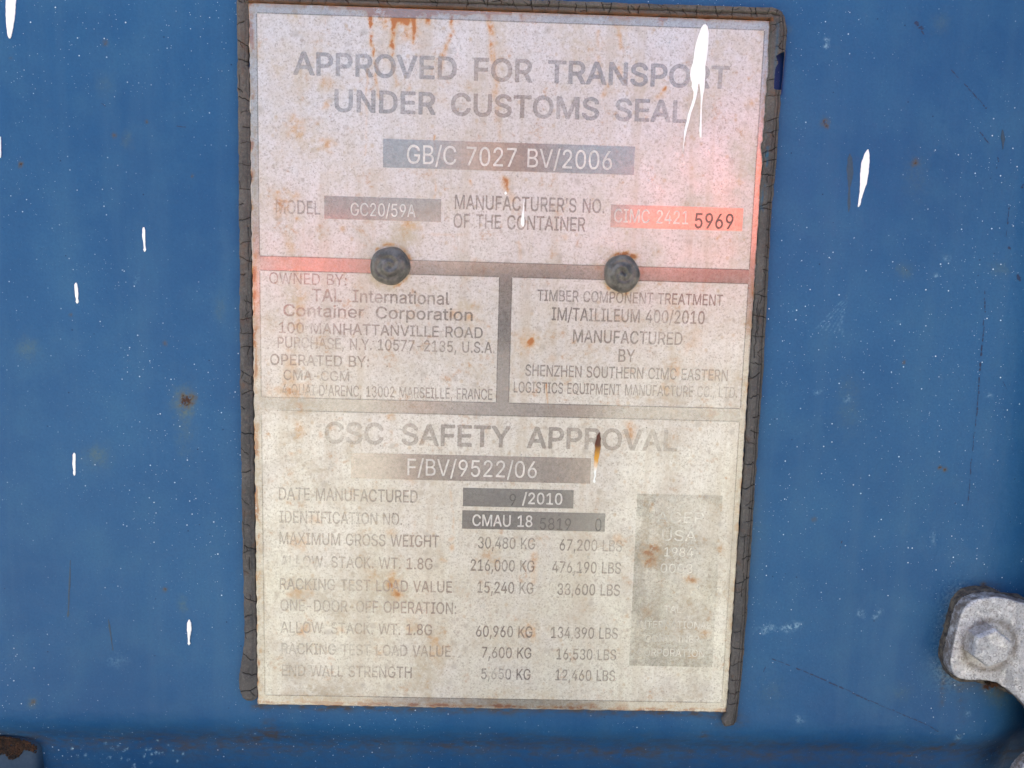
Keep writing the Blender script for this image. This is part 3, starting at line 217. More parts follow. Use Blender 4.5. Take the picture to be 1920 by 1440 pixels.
p2|424|48,-162 114,-163 123,-158 129,-150 131,-2 134,7 158,-11 186,-23 206,-27 262,-27 298,-13 326,1 343,14 371,46 389,78 403,118 407,142 407,234 402,260 381,314 354,351 322,379 294,393 258,403 202,403 166,393 134,369 127,390 114,399 50,399 41,394 35,386 33,-142 37,-154;202,69 182,76 170,84 160,94 147,114 136,146 131,174 132,206 136,230 152,274 172,294 186,304 202,308 238,308 266,296 291,270 304,234 309,206 308,166 297,122 280,94 270,84 250,72 234,68
r0|259|52,2 58,-1 106,-1 112,2 113,230 117,238 117,258 122,274 134,294 158,314 186,323 242,324 245,330 245,378 242,384 190,385 166,377 138,358 114,326 113,374 110,380 58,381 52,378
r1|259|47,-6 54,-9 110,-9 120,-2 121,226 125,238 126,258 142,290 162,306 190,315 242,315 250,319 253,326 253,382 246,392 186,392 154,380 122,354 120,382 114,388 54,389 44,382 43,6
r2|259|48,-18 114,-19 123,-14 129,-6 131,222 136,254 141,270 152,286 166,296 194,305 246,305 259,314 263,326 263,382 259,394 250,401 186,403 158,393 134,378 123,394 110,399 50,399 41,394 35,386 33,2 37,-10
t0|227|146,-2 150,-5 178,-5 190,-1 210,0 213,10 202,52 150,54 130,70 129,94 125,102 125,322 126,326 130,327 202,328 205,334 204,378 198,381 126,382 124,470 118,473 66,472 63,466 62,382 6,380 3,374 4,330 10,327 62,326 63,90 67,78 67,62 75,42 95,18 118,3
t1|227|142,-10 150,-13 178,-13 210,-9 218,-5 221,2 221,14 210,57 202,61 158,61 146,66 138,74 137,94 133,106 134,318 202,319 209,322 213,330 213,378 210,385 202,389 134,390 133,470 130,477 122,481 66,481 58,477 55,470 54,390 6,389 -2,385 -5,378 -5,330 2,320 50,319 54,318 55,314 55,86 64,46 78,23 91,10 114,-4
t2|227|144,-22 182,-23 214,-19 223,-14 231,-2 231,18 219,62 206,71 162,71 153,74 148,78 143,110 143,306 150,309 206,309 215,314 221,322 223,330 223,382 215,394 206,399 150,399 143,402 143,474 134,487 122,491 62,491 53,486 45,474 45,402 38,399 2,399 -7,394 -13,386 -15,326 -10,317 -2,311 42,309 45,306 45,86 55,42 69,18 86,1 110,-13"""


# ------------------------------------------------------------------ helpers
def P(px, py, y=0.0):
    """point of the door face (or of the plane y) drawn in survey units of the photograph"""
    d = M.T @ np.array([(px - CX) / F_PX, (py - CY) / F_PX, 1.0])
    t = (y - CAM[1]) / d[1]
    q = CAM + t * d
    return (q[0], y, q[2])


def to_px(co):
    q = (co - CAM) @ M.T
    return q[:, 0] / q[:, 2] * F_PX + CX, q[:, 1] / q[:, 2] * F_PX + CY


def link(name, me, mat=None, parent=None, label=None, cat=None, group=None, kind=None):
    o = bpy.data.objects.new(name, me)
    col.objects.link(o)
    if mat is not None:
        me.materials.clear()
        me.materials.append(mat)
    if parent is not None:
        o.parent = parent
        o.matrix_parent_inverse = Matrix.Identity(4)
        o.location = -parent.location
    for k, v in (('label', label), ('category', cat), ('group', group), ('kind', kind)):
        if v:
            o[k] = v
    return o


def empty(name, loc, label, cat, group=None):
    o = bpy.data.objects.new(name, None)
    o.empty_display_size = 0.02
    o.location = loc
    col.objects.link(o)
    o['label'] = label
    o['category'] = cat
    if group:
        o['group'] = group
    return o


def mesh_np(name, co, quads, smooth=True):
    me = bpy.data.meshes.new(name)
    co = np.asarray(co, dtype=np.float32)
    quads = np.asarray(quads, dtype=np.int32)
    me.vertices.add(len(co))
    me.vertices.foreach_set('co', co.ravel())
    me.loops.add(quads.size)
    me.loops.foreach_set('vertex_index', quads.ravel())
    me.polygons.add(len(quads))
    me.polygons.foreach_set('loop_start', np.arange(len(quads), dtype=np.int32) * quads.shape[1])
    me.update(calc_edges=True)
    me.polygons.foreach_set('use_smooth', np.full(len(quads), smooth))
    return me


def attr(me, name, val):
    a = me.attributes.new(name, 'FLOAT', 'POINT')
    a.data.foreach_set('value', np.clip(np.asarray(val, dtype=np.float32), 0, 4))


def grid_quads(nu, nv, flip=False):
    i = np.arange(nu * nv).reshape(nv, nu)
    a, b, c, d = i[:-1, :-1], i[:-1, 1:], i[1:, 1:], i[1:, :-1]
    q = np.stack([a, b, c, d], -1).reshape(-1, 4)
    return q[:, ::-1] if flip else q


def vnoise(x, y, seed=0):
    """smooth value noise in numpy, about -1..1"""
    xi, yi = np.floor(x).astype(np.int64), np.floor(y).astype(np.int64)
    fx, fy = x - xi, y - yi
    fx, fy = fx * fx * (3 - 2 * fx), fy * fy * (3 - 2 * fy)

    def h(a, b):
        n = (a * 374761393 + b * 668265263 + seed * 1442695041) & 0x7fffffff
        n = ((n ^ (n >> 13)) * 1274126177) & 0x7fffffff
        return ((n ^ (n >> 16)) & 0xffff) / 32767.5 - 1.0
    return (h(xi, yi) * (1 - fx) + h(xi + 1, yi) * fx) * (1 - fy) + (h(xi, yi + 1) * (1 - fx) + h(xi + 1, yi + 1) * fx) * fy


def fbm(x, y, seed=0, n=4):
    s, a = 0, 1.0
    for k in range(n):
        s = s + a * vnoise(x * 2 ** k, y * 2 ** k, seed + k * 17)
        a *= 0.55
    return s


def seg_dist(x, y, x0, y0, x1, y1):
    dx, dy = x1 - x0, y1 - y0
    L = dx * dx + dy * dy + 1e-9
    t = np.clip(((x - x0) * dx + (y - y0) * dy) / L, 0, 1)
    return np.hypot(x - x0 - t * dx, y - y0 - t * dy), t


def blob(x, y, cx, cy, rx, ry=None, a=1.0, wob=0.45, seed=1, sharp=2.0):
    ry = ry or rx
    d = np.hypot((x - cx) / rx, (y - cy) / ry)
    d = d + wob * fbm(x / 9.0, y / 9.0, seed)
    return a * np.exp(-np.clip(d, 0, 9) ** sharp)


def streak(x, y, x0, y0, x1, y1, w, a=1.0, seed=1, wob=3.0):
    d, t = seg_dist(x + wob * vnoise(y / 22.0, x * 0 + seed, seed), y, x0, y0, x1, y1)
    return a * np.exp(-(d / w) ** 2) * (0.55 + 0.45 * fbm(x / 7.0, y / 14.0, seed + 5)) * (1 - 0.55 * t)


# ------------------------------------------------------------------ node helpers
class NT:
    def __init__(self, name):
        self.m = bpy.data.materials.new(name)
        self.m.use_nodes = True
        self.t = self.m.node_tree
        self.bsdf = self.t.nodes['Principled BSDF']
        self.out = self.t.nodes['Material Output']
        tc = self.t.nodes.new('ShaderNodeNewGeometry')
        self.pos = tc.outputs['Position']

    def lk(self, a, b):
        self.t.links.new(a, b)

    def put(self, sock, v):
        if isinstance(v, bpy.types.NodeSocket):
            self.lk(v, sock)
        elif v is not None:
            sock.default_value = v

    def math(self, op, a, b=None, c=None, clamp=False):
        n = self.t.nodes.new('ShaderNodeMath')
        n.operation = op
        n.use_clamp = clamp
        self.put(n.inputs[0], a)
        self.put(n.inputs[1], b)
        self.put(n.inputs[2], c)
        return n.outputs[0]

    def mapping(self, scale=(1, 1, 1), rot=(0, 0, 0), src=None):
        n = self.t.nodes.new('ShaderNodeMapping')
        self.lk(src or self.pos, n.inputs['Vector'])
        n.inputs['Scale'].default_value = scale
        n.inputs['Rotation'].default_value = rot
        return n.outputs[0]

    def noise(self, scale, detail=4, rough=0.55, vec=None, dist=0.0):
        n = self.t.nodes.new('ShaderNodeTexNoise')
        self.lk(vec or self.pos, n.inputs['Vector'])
        n.inputs['Scale'].default_value = scale
        n.inputs['Detail'].default_value = detail
        n.inputs['Roughness'].default_value = rough
        n.inputs['Distortion'].default_value = dist
        return n.outputs['Fac']

    def voro(self, scale, vec=None, feature='F1', rand=1.0):
        n = self.t.nodes.new('ShaderNodeTexVoronoi')
        n.feature = feature
        self.lk(vec or self.pos, n.inputs['Vector'])
        n.inputs['Scale'].default_value = scale
        n.inputs['Randomness'].default_value = rand
        return n

    def ramp(self, v, lo, hi, a=0.0, b=1.0):
        n = self.t.nodes.new('ShaderNodeMapRange')
        n.interpolation_type = 'SMOOTHSTEP'
        self.put(n.inputs['Value'], v)
        n.inputs['From Min'].default_value = lo
        n.inputs['From Max'].default_value = hi
        n.inputs['To Min'].default_value = a
        n.inputs['To Max'].default_value = b
        return n.outputs[0]

    def mix(self, f, a, b):
        n = self.t.nodes.new('ShaderNodeMix')
        n.data_type = 'RGBA'
        self.put(n.inputs['Factor'], f)
        for s, v in ((n.inputs[6], a), (n.inputs[7], b)):
            if isinstance(v, bpy.types.NodeSocket):
                self.lk(v, s)
            else:
                s.default_value = (*v, 1)
        return n.outputs[2]

    def attr(self, name):
        n = self.t.nodes.new('ShaderNodeAttribute')
        n.attribute_name = name
        return n.outputs['Fac']

    def dots(self, cell, r0, r1, keep):
        """random round dots: one candidate per cell of the given size in metres"""
        v = self.voro(1.0 / cell, vec=self.mapping((1, 0, 1)))
        sx = self.t.nodes.new('ShaderNodeSeparateColor')
        self.lk(v.outputs['Color'], sx.inputs[0])
        on = self.math('LESS_THAN', sx.outputs[0], keep)
        r = self.math('MULTIPLY_ADD', self.math('POWER', sx.outputs[1], 3.0), (r1 - r0) / cell, r0 / cell)
        f = self.math('SUBTRACT', 1.0, self.math('DIVIDE', v.outputs['Distance'], r), clamp=True)
        f = self.math('MULTIPLY', f, 2.5, clamp=True)
        return self.math('MULTIPLY', f, on)

    def bump(self, h, strength, dist, prev=None):
        n = self.t.nodes.new('ShaderNodeBump')
        n.inputs['Strength'].default_value = strength
        n.inputs['Distance'].default_value = dist
        self.put(n.inputs['Height'], h)
        if prev is not None:
            self.lk(prev, n.inputs['Normal'])
        return n.outputs[0]

    def final(self, color, rough, metal=0.0, normal=None, spec=None, coat=None):
        b = self.bsdf
        if isinstance(color, tuple):
            b.inputs['Base Color'].default_value = (*color, 1)
        else:
            self.lk(color, b.inputs['Base Color'])
        self.put(b.inputs['Roughness'], rough)
        self.put(b.inputs['Metallic'], metal)
        if spec is not None:
            self.put(b.inputs['Specular IOR Level'], spec)
        if coat is not None:
            b.inputs['Coat Weight'].default_value = coat
            b.inputs['Coat Roughness'].default_value = 0.35
        if normal is not None:
            self.lk(normal, b.inputs['Normal'])
        return self.m


# ------------------------------------------------------------------ materials
def blue_paint():
    n = NT('weathered_blue_paint')
    big = n.noise(7, 4, .6)
    mid = n.noise(45, 5)
    fine = n.noise(900, 3, 0.7)
    c = n.mix(n.ramp(big, .3, .7), (0.012, 0.078, 0.205), (0.023, 0.110, 0.250))
    c = n.mix(n.math('MULTIPLY', n.ramp(mid, .42, .72), .45), c, (0.034, 0.125, 0.245))
    c = n.mix(n.math('MULTIPLY', n.ramp(fine, .35, .7), .22), c, (0.007, 0.050, 0.150))
    # chalked vertical wash marks
    wash = n.noise(60, 4, .6, vec=n.mapping((1, 1, 0.08)))
    c = n.mix(n.math('MULTIPLY', n.ramp(wash, .48, .72), .22), c, (0.050, 0.135, 0.245))
    # soot-dark pin holes and blue-black chips
    d1 = n.dots(0.0055, 0.00010, 0.00042, .55)
    d2 = n.dots(0.0022, 0.00007, 0.00018, .5)
    c = n.mix(n.math('MULTIPLY', d1, .85), c, (0.008, 0.03, 0.09))
    c = n.mix(n.math('MULTIPLY', d2, .5), c, (0.012, 0.045, 0.13))
    # faint olive stains, grey smears and rust where drawn
    rust = n.attr('rust')
    dirt = n.attr('dirt')
    pale = n.attr('pale')
    breakup = n.noise(700, 4, .7)
    c = n.mix(n.math('MULTIPLY', n.attr('olive'), n.ramp(breakup, .2, .7, 0, .65)), c, (0.115, 0.16, 0.12))
    dm = n.math('MULTIPLY', dirt, n.ramp(n.noise(380, 5, .7, vec=n.mapping((.45, 1, 1))), .32, .68), clamp=True)
    c = n.mix(dm, c, (0.064, 0.065, 0.074))
    c = n.mix(n.math('MULTIPLY', pale, n.ramp(breakup, .4, .6), clamp=True), c, (0.25, 0.42, 0.55))
    rm = n.math('MULTIPLY', rust, n.ramp(breakup, .25, .6), clamp=True)
    rc = n.mix(n.ramp(n.math('ADD', rust, n.math('MULTIPLY', breakup, .5)), .9, 1.5), (0.10, 0.075, 0.035), (0.045, 0.016, 0.008))
    c = n.mix(rm, c, rc)
    c = n.mix(n.attr('gap_shade'), c, (0.004, 0.026, 0.130))
    # overspray: tiny white specks
    dens = n.ramp(n.noise(8, 3), .38, .62, .12, 1.0)
    s1 = n.math('MULTIPLY', n.dots(0.0034, 0.00010, 0.00036, .95), dens)
    s2 = n.math('MULTIPLY', n.math('MULTIPLY', n.dots(0.0014, 0.00009, 0.00018, .85), dens), .75)
    c = n.mix(n.math('MAXIMUM', s1, s2), c, (0.62, 0.74, 0.86))
    nb = n.bump(n.noise(260, 2), .22, .0012)
    nb = n.bump(n.noise(1400, 2), .10, .0003, nb)
    rough = n.ramp(n.math('ADD', n.math('MULTIPLY', dm, .4), n.noise(120, 4)), .2, 1.0, .36, .60)
    return n.final(c, rough, normal=nb, spec=.22)


def plate_coating():
    n = NT('weathered_etched_steel')
    big = n.noise(13, 3)
    mid = n.noise(70, 5, .6)
    fine = n.noise(520, 5, .75)
    c = n.mix(n.ramp(big, .3, .7), (0.595, 0.578, 0.580), (0.66, 0.643, 0.648))
    c = n.mix(n.math('MULTIPLY', n.attr('bounce_tint'), n.ramp(n.noise(30, 4), .25, .6, .45, 1.0), clamp=True), c, (0.65, 0.652, 0.575))
    c = n.mix(n.math('MULTIPLY', n.ramp(mid, .48, .72), .45), c, (0.50, 0.475, 0.43))
    c = n.mix(n.math('MULTIPLY', n.ramp(fine, .42, .72), .55), c, (0.40, 0.375, 0.34))
    grit = n.noise(1300, 3, .7)
    c = n.mix(n.math('MULTIPLY', n.ramp(grit, .53, .66), .60), c, (0.25, 0.22, 0.19))
    c = n.mix(n.math('MULTIPLY', n.ramp(grit, .44, .32), .35), c, (0.80, 0.80, 0.78))
    run = n.noise(150, 4, .65, vec=n.mapping((1, 1, .05)))
    c = n.mix(n.math('MULTIPLY', n.ramp(run, .50, .68), .42), c, (0.47, 0.42, 0.35))
    run2 = n.noise(420, 2, .5, vec=n.mapping((1, 1, .03)))
    c = n.mix(n.math('MULTIPLY', n.ramp(run2, .58, .75), .18), c, (0.76, 0.75, 0.74))
    # grey water rings and freckles
    r1 = n.voro(1 / .0072, vec=n.mapping((1, 0, 1)))
    sep = n.t.nodes.new('ShaderNodeSeparateColor')
    n.lk(r1.outputs['Color'], sep.inputs[0])
    ring = n.ramp(n.math('ADD', r1.outputs['Distance'], n.math('MULTIPLY', fine, .10)), .14, .34, 1, 0)
    ring = n.math('MULTIPLY', ring, n.math('LESS_THAN', sep.outputs[0], .5))
    c = n.mix(n.math('MULTIPLY', ring, .52), c, (0.36, 0.335, 0.31))
    r2 = n.voro(1 / .0041, vec=n.mapping((1.1, 0, .95)))
    sep2 = n.t.nodes.new('ShaderNodeSeparateColor')
    n.lk(r2.outputs['Color'], sep2.inputs[0])
    d2 = n.math('ADD', r2.outputs['Distance'], n.math('MULTIPLY', fine, .12))
    spot = n.math('MULTIPLY', n.ramp(d2, .16, .36, 1, 0), n.math('LESS_THAN', sep2.outputs[0], .42))
    c = n.mix(n.math('MULTIPLY', spot, .55), c, n.mix(sep2.outputs[1], (0.34, 0.30, 0.27), (0.46, 0.36, 0.24)))
    sp = n.dots(0.0021, .00010, .00040, .75)
    c = n.mix(n.math('MULTIPLY', sp, .60), c, (0.22, 0.19, 0.17))
    sp = n.dots(0.0105, .00015, .00045, .5)
    c = n.mix(n.math('MULTIPLY', sp, .9), c, (0.035, 0.03, 0.03))
    dirt, rust = n.attr('dirt'), n.attr('rust')
    br = n.noise(430, 6, .75)
    br2 = n.noise(110, 5, .7)
    brk = n.math('ADD', n.math('MULTIPLY', br, .6), n.math('MULTIPLY', br2, .4))
    dm = n.math('MULTIPLY', dirt, n.ramp(brk, .36, .60), clamp=True)
    c = n.mix(n.math('MULTIPLY', dm, .80), c, (0.44, 0.375, 0.265))
    # random rust freckles everywhere, stronger where drawn
    fr = n.math('MULTIPLY', n.ramp(br2, .55, .66), n.ramp(br, .46, .62))
    c = n.mix(n.math('MULTIPLY', fr, .6), c, (0.42, 0.24, 0.12))
    rm = n.math('MULTIPLY', n.math('MULTIPLY', rust, 1.25), n.ramp(brk, .34, .54), clamp=True)
    rc = n.mix(n.ramp(n.math('ADD', rust, br), .8, 1.6), (0.52, 0.28, 0.085), (0.36, 0.125, 0.028))
    c = n.mix(n.math('MULTIPLY', rm, .95), c, rc)
    allst = n.math('MAXIMUM', rm, n.math('MULTIPLY', dm, .8))
    metal = n.math('MULTIPLY', n.math('SUBTRACT', 1.0, allst), METAL)
    rough = n.ramp(n.math('ADD', n.math('MULTIPLY', allst, .5), mid), .3, 1.2, .27, .58)
    nb = n.bump(n.noise(900, 3, .6), .05, .0002)
    return n.final(c, rough, metal=metal, normal=nb, spec=.5)


METAL = 0.33


def ink(name, colour, strength, wear=.75, metal=.85, rough=.33, by_place=.85):
    """thin etched layer: lets the stained steel below show through where it has worn"""
    n = NT(name)
    tr = n.t.nodes.new('ShaderNodeBsdfTransparent')
    mx = n.t.nodes.new('ShaderNodeMixShader')
    w1 = n.noise(38, 4)
    w2 = n.noise(520, 5, .75)
    f = n.math('ADD', n.math('MULTIPLY', n.ramp(w1, .30, .62), .6), n.math('MULTIPLY', n.ramp(w2, .30, .62), .4))
    f = n.math('MULTIPLY_ADD', f, wear * strength, (1 - wear) * strength)
    f = n.math('MULTIPLY', f, n.math('SUBTRACT', 1.0, n.math('MULTIPLY', n.attr('worn'), by_place)), clamp=True)
    n.lk(f, mx.inputs[0])
    n.lk(tr.outputs[0], mx.inputs[1])
    c = n.mix(n.ramp(n.noise(600, 4, .7), .3, .7), tuple(v * .82 for v in colour), tuple(min(1, v * 1.12) for v in colour))
    n.final(c, rough, metal=metal, spec=.5)
    n.lk(n.bsdf.outputs[0], mx.inputs[2])
    n.lk(mx.outputs[0], n.out.inputs['Surface'])
    return n.m


def sealant_mat():
    n = NT('cracked_grey_sealant')
    a, b = n.noise(60, 5, .6), n.noise(800, 5, .75)
    c = n.mix(n.ramp(a, .3, .7), (0.070, 0.068, 0.068), (0.112, 0.106, 0.100))
    c = n.mix(n.math('MULTIPLY', n.ramp(b, .45, .75), .6), c, (0.175, 0.165, 0.155))
    c = n.mix(n.math('MULTIPLY', n.ramp(n.noise(1500, 3), .5, .7), .4), c, (0.045, 0.042, 0.04))
    c = n.mix(n.math('MULTIPLY', n.attr('crack'), .95, clamp=True), c, (0.010, 0.009, 0.009))
    c = n.mix(n.math('MULTIPLY', n.attr('rust'), n.ramp(b, .3, .55), clamp=True), c, (0.13, 0.06, 0.03))
    c = n.mix(n.math('MULTIPLY', n.attr('blue'), n.ramp(b, .3, .5), clamp=True), c, (0.03, 0.10, 0.17))
    nb = n.bump(n.noise(1100, 5, .75), .55, .0004)
    return n.final(c, .85, normal=nb, spec=.25)


def flat_mat(name, ca, cb, scale, rough, metal=0.0, bumpd=0.0, bs=None, spec=.5):
    n = NT(name)
    c = n.mix(n.ramp(n.noise(scale, 5, .65), .35, .65), ca, cb)
    nb = n.bump(n.noise(bs or scale * 3, 4, .7), .6, bumpd) if bumpd else None
    return n.final(c, rough, metal=metal, normal=nb, spec=spec)


def galvanised_mat():
    n = NT('galvanised_steel')
    a, b, f = n.noise(55, 5, .65), n.noise(260, 5, .7), n.noise(1100, 4, .75)
    c = n.mix(n.ramp(a, .35, .65), (0.34, 0.36, 0.40), (0.56, 0.57, 0.60))
    c = n.mix(n.math('MULTIPLY', n.ramp(b, .48, .66), .75), c, (0.78, 0.79, 0.80))
    c = n.mix(n.math('MULTIPLY', n.ramp(f, .48, .66), .7), c, (0.13, 0.125, 0.13))
    v = n.voro(1 / .0032)
    ring = n.math('MULTIPLY', n.ramp(v.outputs['Distance'], .12, .24), n.ramp(v.outputs['Distance'], .24, .36, 1, 0))
    c = n.mix(n.math('MULTIPLY', ring, .55), c, (0.16, 0.155, 0.17))
    c = n.mix(n.math('MULTIPLY', n.ramp(n.noise(40, 3), .52, .68), .25), c, (0.44, 0.38, 0.27))
    c = n.mix(n.math('MULTIPLY', n.attr('side_shade'), n.ramp(b, .3, .6)), c, (0.10, 0.075, 0.055))
    nb = n.bump(n.math('ADD', b, n.math('MULTIPLY', f, .5)), .8, .0006)
    return n.final(c, .50, metal=.30, normal=nb)


MAT = {
    'blue': blue_paint(), 'plate': plate_coating(), 'sealant': sealant_mat(), 'galv': galvanised_mat(),
    'ink': ink('etched_grey_ink', (0.37, 0.345, 0.335), .73, wear=.78, metal=.7, rough=.22),
    'ink_pale': ink('etched_pale_ink', (0.40, 0.375, 0.365), .58, wear=.70, metal=.7, rough=.22),
    'ink_dark': ink('stamped_dark_ink', (0.10, 0.11, 0.11), .72, wear=.4, metal=.3),
    'ink_faint': ink('stamped_faint_ink', (0.22, 0.21, 0.19), .60, wear=.7, metal=.3),
    'band': ink('etched_grey_band', (0.47, 0.45, 0.445), .72, wear=.35, metal=.80, rough=.17),
    'banner': ink('etched_grey_box', (0.50, 0.465, 0.45), .80, wear=.25, metal=.80, rough=.17),
    'banner_dark': ink('etched_dark_box', (0.31, 0.315, 0.32), .88, wear=.15, metal=.75, rough=.22),
    'mottled': ink('etched_mottled_box', (0.38, 0.375, 0.33), .56, wear=1.0, metal=.5, rough=.35),
    'margin': ink('etched_grey_margin', (0.50, 0.48, 0.46), .45, wear=.35, metal=.97, rough=.17),
    'line': ink('etched_outline', (0.16, 0.15, 0.14), .38, wear=.6, metal=.3),
    'light': ink('bare_light_lettering', (0.74, 0.72, 0.69), .88, wear=.30, metal=.2, rough=.4),
    'light_worn': ink('worn_light_lettering', (0.80, 0.79, 0.72), .85, wear=.65, metal=.2, rough=.4, by_place=0),
    'white': flat_mat('white_drip_or_glint', (0.88, 0.90, 0.90), (0.93, 0.94, 0.95), 300, .35, bumpd=.0002),
    'rivet': flat_mat('dull_grey_rivet', (0.062, 0.062, 0.060), (0.150, 0.145, 0.135), 260, .38, metal=.3, bumpd=.0004),
    'scratch': flat_mat('bare_dark_blue_scratch', (0.006, 0.022, 0.075), (0.010, 0.035, 0.10), 900, .6),
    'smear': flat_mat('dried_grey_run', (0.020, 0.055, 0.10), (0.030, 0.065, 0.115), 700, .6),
    'rust': flat_mat('thick_brown_rust', (0.014, 0.009, 0.006), (0.070, 0.030, 0.012), 420, .9, bumpd=.0008),
    'gasket': flat_mat('dirty_black_gasket', (0.018, 0.018, 0.022), (0.11, 0.095, 0.075), 380, .8, bumpd=.0006),
}

# ------------------------------------------------------------------ ground (below the picture: bounces light up onto the door)
gm = flat_mat('yard_gravel', (0.25, 0.245, 0.20), (0.36, 0.35, 0.285), 6, .95)
gme = mesh_np('ground', [(-60, -60, 0), (60, -60, 0), (60, 60, 0), (-60, 60, 0)], [(0, 1, 2, 3)])
g = link('ground', gme, gm, kind='structure')
g.location = (0, 0, -1.35)

# ------------------------------------------------------------------ the door panel
ZB = P(960, 1347)[2]            # where the flat face starts to turn in at the bottom
XR = P(1835, 1000)[0]           # where it starts to turn in at the right


def axis(lo, d0, d1, hi, fine, coarse):
    a = np.arange(lo, d0, coarse)
    return np.concatenate([a, np.arange(d0, d1, fine), np.arange(d1, hi + coarse, coarse)])


def sstep(t):
    t = np.clip(t, 0, 1)
    return t * t * (3 - 2 * t)


TT = np.linspace(0, .3, 3001)
SL = np.interp(TT, [0, .006, .014, .017, .023, .05, .3], [0, .16, .62, .62, .20, .22, .0])
DD = np.concatenate([[0], np.cumsum(SL[:-1]) * (TT[1] - TT[0])])


def panel_depth(x, z):
    d = np.interp(np.clip(ZB + .002 - z, 0, .3), TT, DD)
    u = np.clip(x - XR, 0, .045)
    r = 7.0 * u * u
    return d + r + .00025 * vnoise(x * 14, z * 14, 3)


xs = axis(-.75, -.252, .262, .55, .00075, .03)
zs = axis(-1.2, -.190, .245, .80, .00075, .03)
X, Z = np.meshgrid(xs, zs)
x, z = X.ravel(), Z.ravel()
co = np.stack([x, panel_depth(x, z), z], -1)
px, py = to_px(co)
px = np.clip(px, -900, 2900)
py = np.clip(py, -900, 2400)
pme = mesh_np('door_panel', co, grid_quads(len(xs), len(zs)))
rust = np.zeros(len(x))
olive, dirt, pale = rust.copy(), rust.copy(), rust.copy()
for cx, cy, r, a in [(346, 751, 13, 1.5), (362, 744, 7, 1.0), (198, 81, 4.5, 1.5), (40, 308, 5, 1.6), (215, 254, 4, .9), (275, 230, 3.5, 1.3),
                     (1546, 229, 6.5, 2.0), (1550, 236, 4, 1.8), (1717, 306, 6, 1.5), (1772, 881, 4.5, 1.8), (1762, 877, 3, 1.6), (62, 1318, 5, 1.3),
                     (1780, 1158, 6, 1.6), (1773, 1173, 5, 1.5), (1779, 1191, 5, 1.6), (1844, 1099, 6, 1.2), (309, 1105, 4, 1.4), (20, 108, 3, 1.3),
                     (361, 331, 3, 1.3), (133, 590, 3, 1.2), (309, 645, 4, .9), (1695, 680, 3, 1.5), (1850, 1288, 8, 1.5), (1872, 1290, 10, 1.2),
                     (1526, 974, 4, .7)]:
    rust += blob(px, py, cx, cy, r * .85, r * .9, a * .85, .6, int(cx))
for cx, cy, rx, ry, a in [(346, 752, 20, 26, .9), (346, 800, 15, 50, .45), (53, 653, 18, 18, .65), (184, 858, 22, 22, .55), (178, 850, 9, 9, .5), (343, 1135, 8, 16, .6),
                          (238, 262, 9, 14, .45), (196, 157, 16, 16, .3), (1717, 330, 22, 45, .28), (413, 580, 9, 22, .4), (62, 1320, 10, 12, .6), (1875, 1300, 22, 22, .9),
                          (1695, 508, 14, 13, .6), (1875, 505, 16, 12, .5), (1765, 45, 16, 18, .4), (1690, 1300, 16, 16, .4), (1410, 970, 16, 60, .35),
                          (1445, 1300, 26, 26, .3), (1590, 770, 18, 40, .3), (1475, 55, 12, 8, .4), (1590, 720, 18, 18, .25), (1390, 985, 12, 80, .35)]:
    olive += blob(px, py, cx, cy, rx, ry, a, .35, int(cx) + 3)
# dirt in the bottom crease, under the plate and round the hinge
yb = 1398 + (px - 960) * .0135
w = 19 + 5 * vnoise(px / 160, px * 0, 9)
dirt += .95 * np.exp(-((py - yb) / w) ** 2) * (.7 + .3 * fbm(px / 60, py / 9, 5))
dirt += .30 * sstep((py - yb) / 16) * (.6 + .4 * fbm(px / 120, py / 30, 6))
dirt += blob(px, py, 500, 1380, 40, 12, .9, .5, 8) + blob(px, py, 505, 1366, 16, 18, .7, .5, 8) + blob(px, py, 1200, 1412, 70, 9, .8, .5, 4) + blob(px, py, 1320, 1378, 7, 5, 1.2, .4, 4)
d, t = seg_dist(px, py, 480, 1322, 1365, 1338)
dirt += 1.5 * np.exp(-((d - 2) / 7) ** 2) * (.65 + .45 * fbm(px / 25, py / 6, 7))
dirt += blob(px, py, 1370, 1350, 22, 16, .9, .3, 8)
hc = seg_dist(px, py, 1800, 1130, 1785, 1250)[0]
dirt += .75 * np.exp(-(hc / 26) ** 2) + .55 * np.exp(-(seg_dist(px, py, 1790, 1268, 1870, 1288)[0] / 20) ** 2) + .6 * np.exp(-(seg_dist(px, py, 1812, 1110, 1870, 1104)[0] / 13) ** 2)
dirt += streak(px, py, 1771, 1255, 1764, 1325, 5, 1.6, 4, 1) + streak(px, py, 1800, 1290, 1805, 1350, 7, .8, 5, 1)
dirt += streak(px, py, 1790, 1395, 1690, 1420, 3, 1.6, 3, 1) + streak(px, py, 1690, 1420, 1684, 1440, 4, 1.6, 3, 1) + streak(px, py, 1800, 1380, 1790, 1395, 3, 1.2, 3, 1)
for cx, cy, rx, ry, a in [(1435, 1178, 13, 7, .8), (1482, 1176, 15, 6, 1.0), (1494, 1172, 6, 5, .8), (1615, 1150, 6, 6, .9), (1648, 1148, 5, 5, .8), (1640, 1157, 4, 3, .6),
                          (1550, 80, 4, 8, 1.2), (1590, 748, 5, 5, .6), (1855, 741, 5, 4, .9), (1684, 604, 4, 3, .5), (1755, 517, 4, 3, .7), (1772, 485, 6, 5, .6), (1750, 1010, 3, 14, .5),
                          (1499, 1350, 8, 6, .6), (1797, 1382, 4, 4, 1.2), (218, 1240, 14, 8, .3), (257, 522, 4, 12, .35), (1535, 735, 7, 3, .8), (440, 1176, 0.1, .1, 0),
                          (1815, 1340, 5, 5, .5)]:
    pale += blob(px, py, cx, cy, rx, ry, a * .72, .6, int(cx) + 1) if a else 0
pale += .38 * np.exp(-(hc / 34) ** 2)
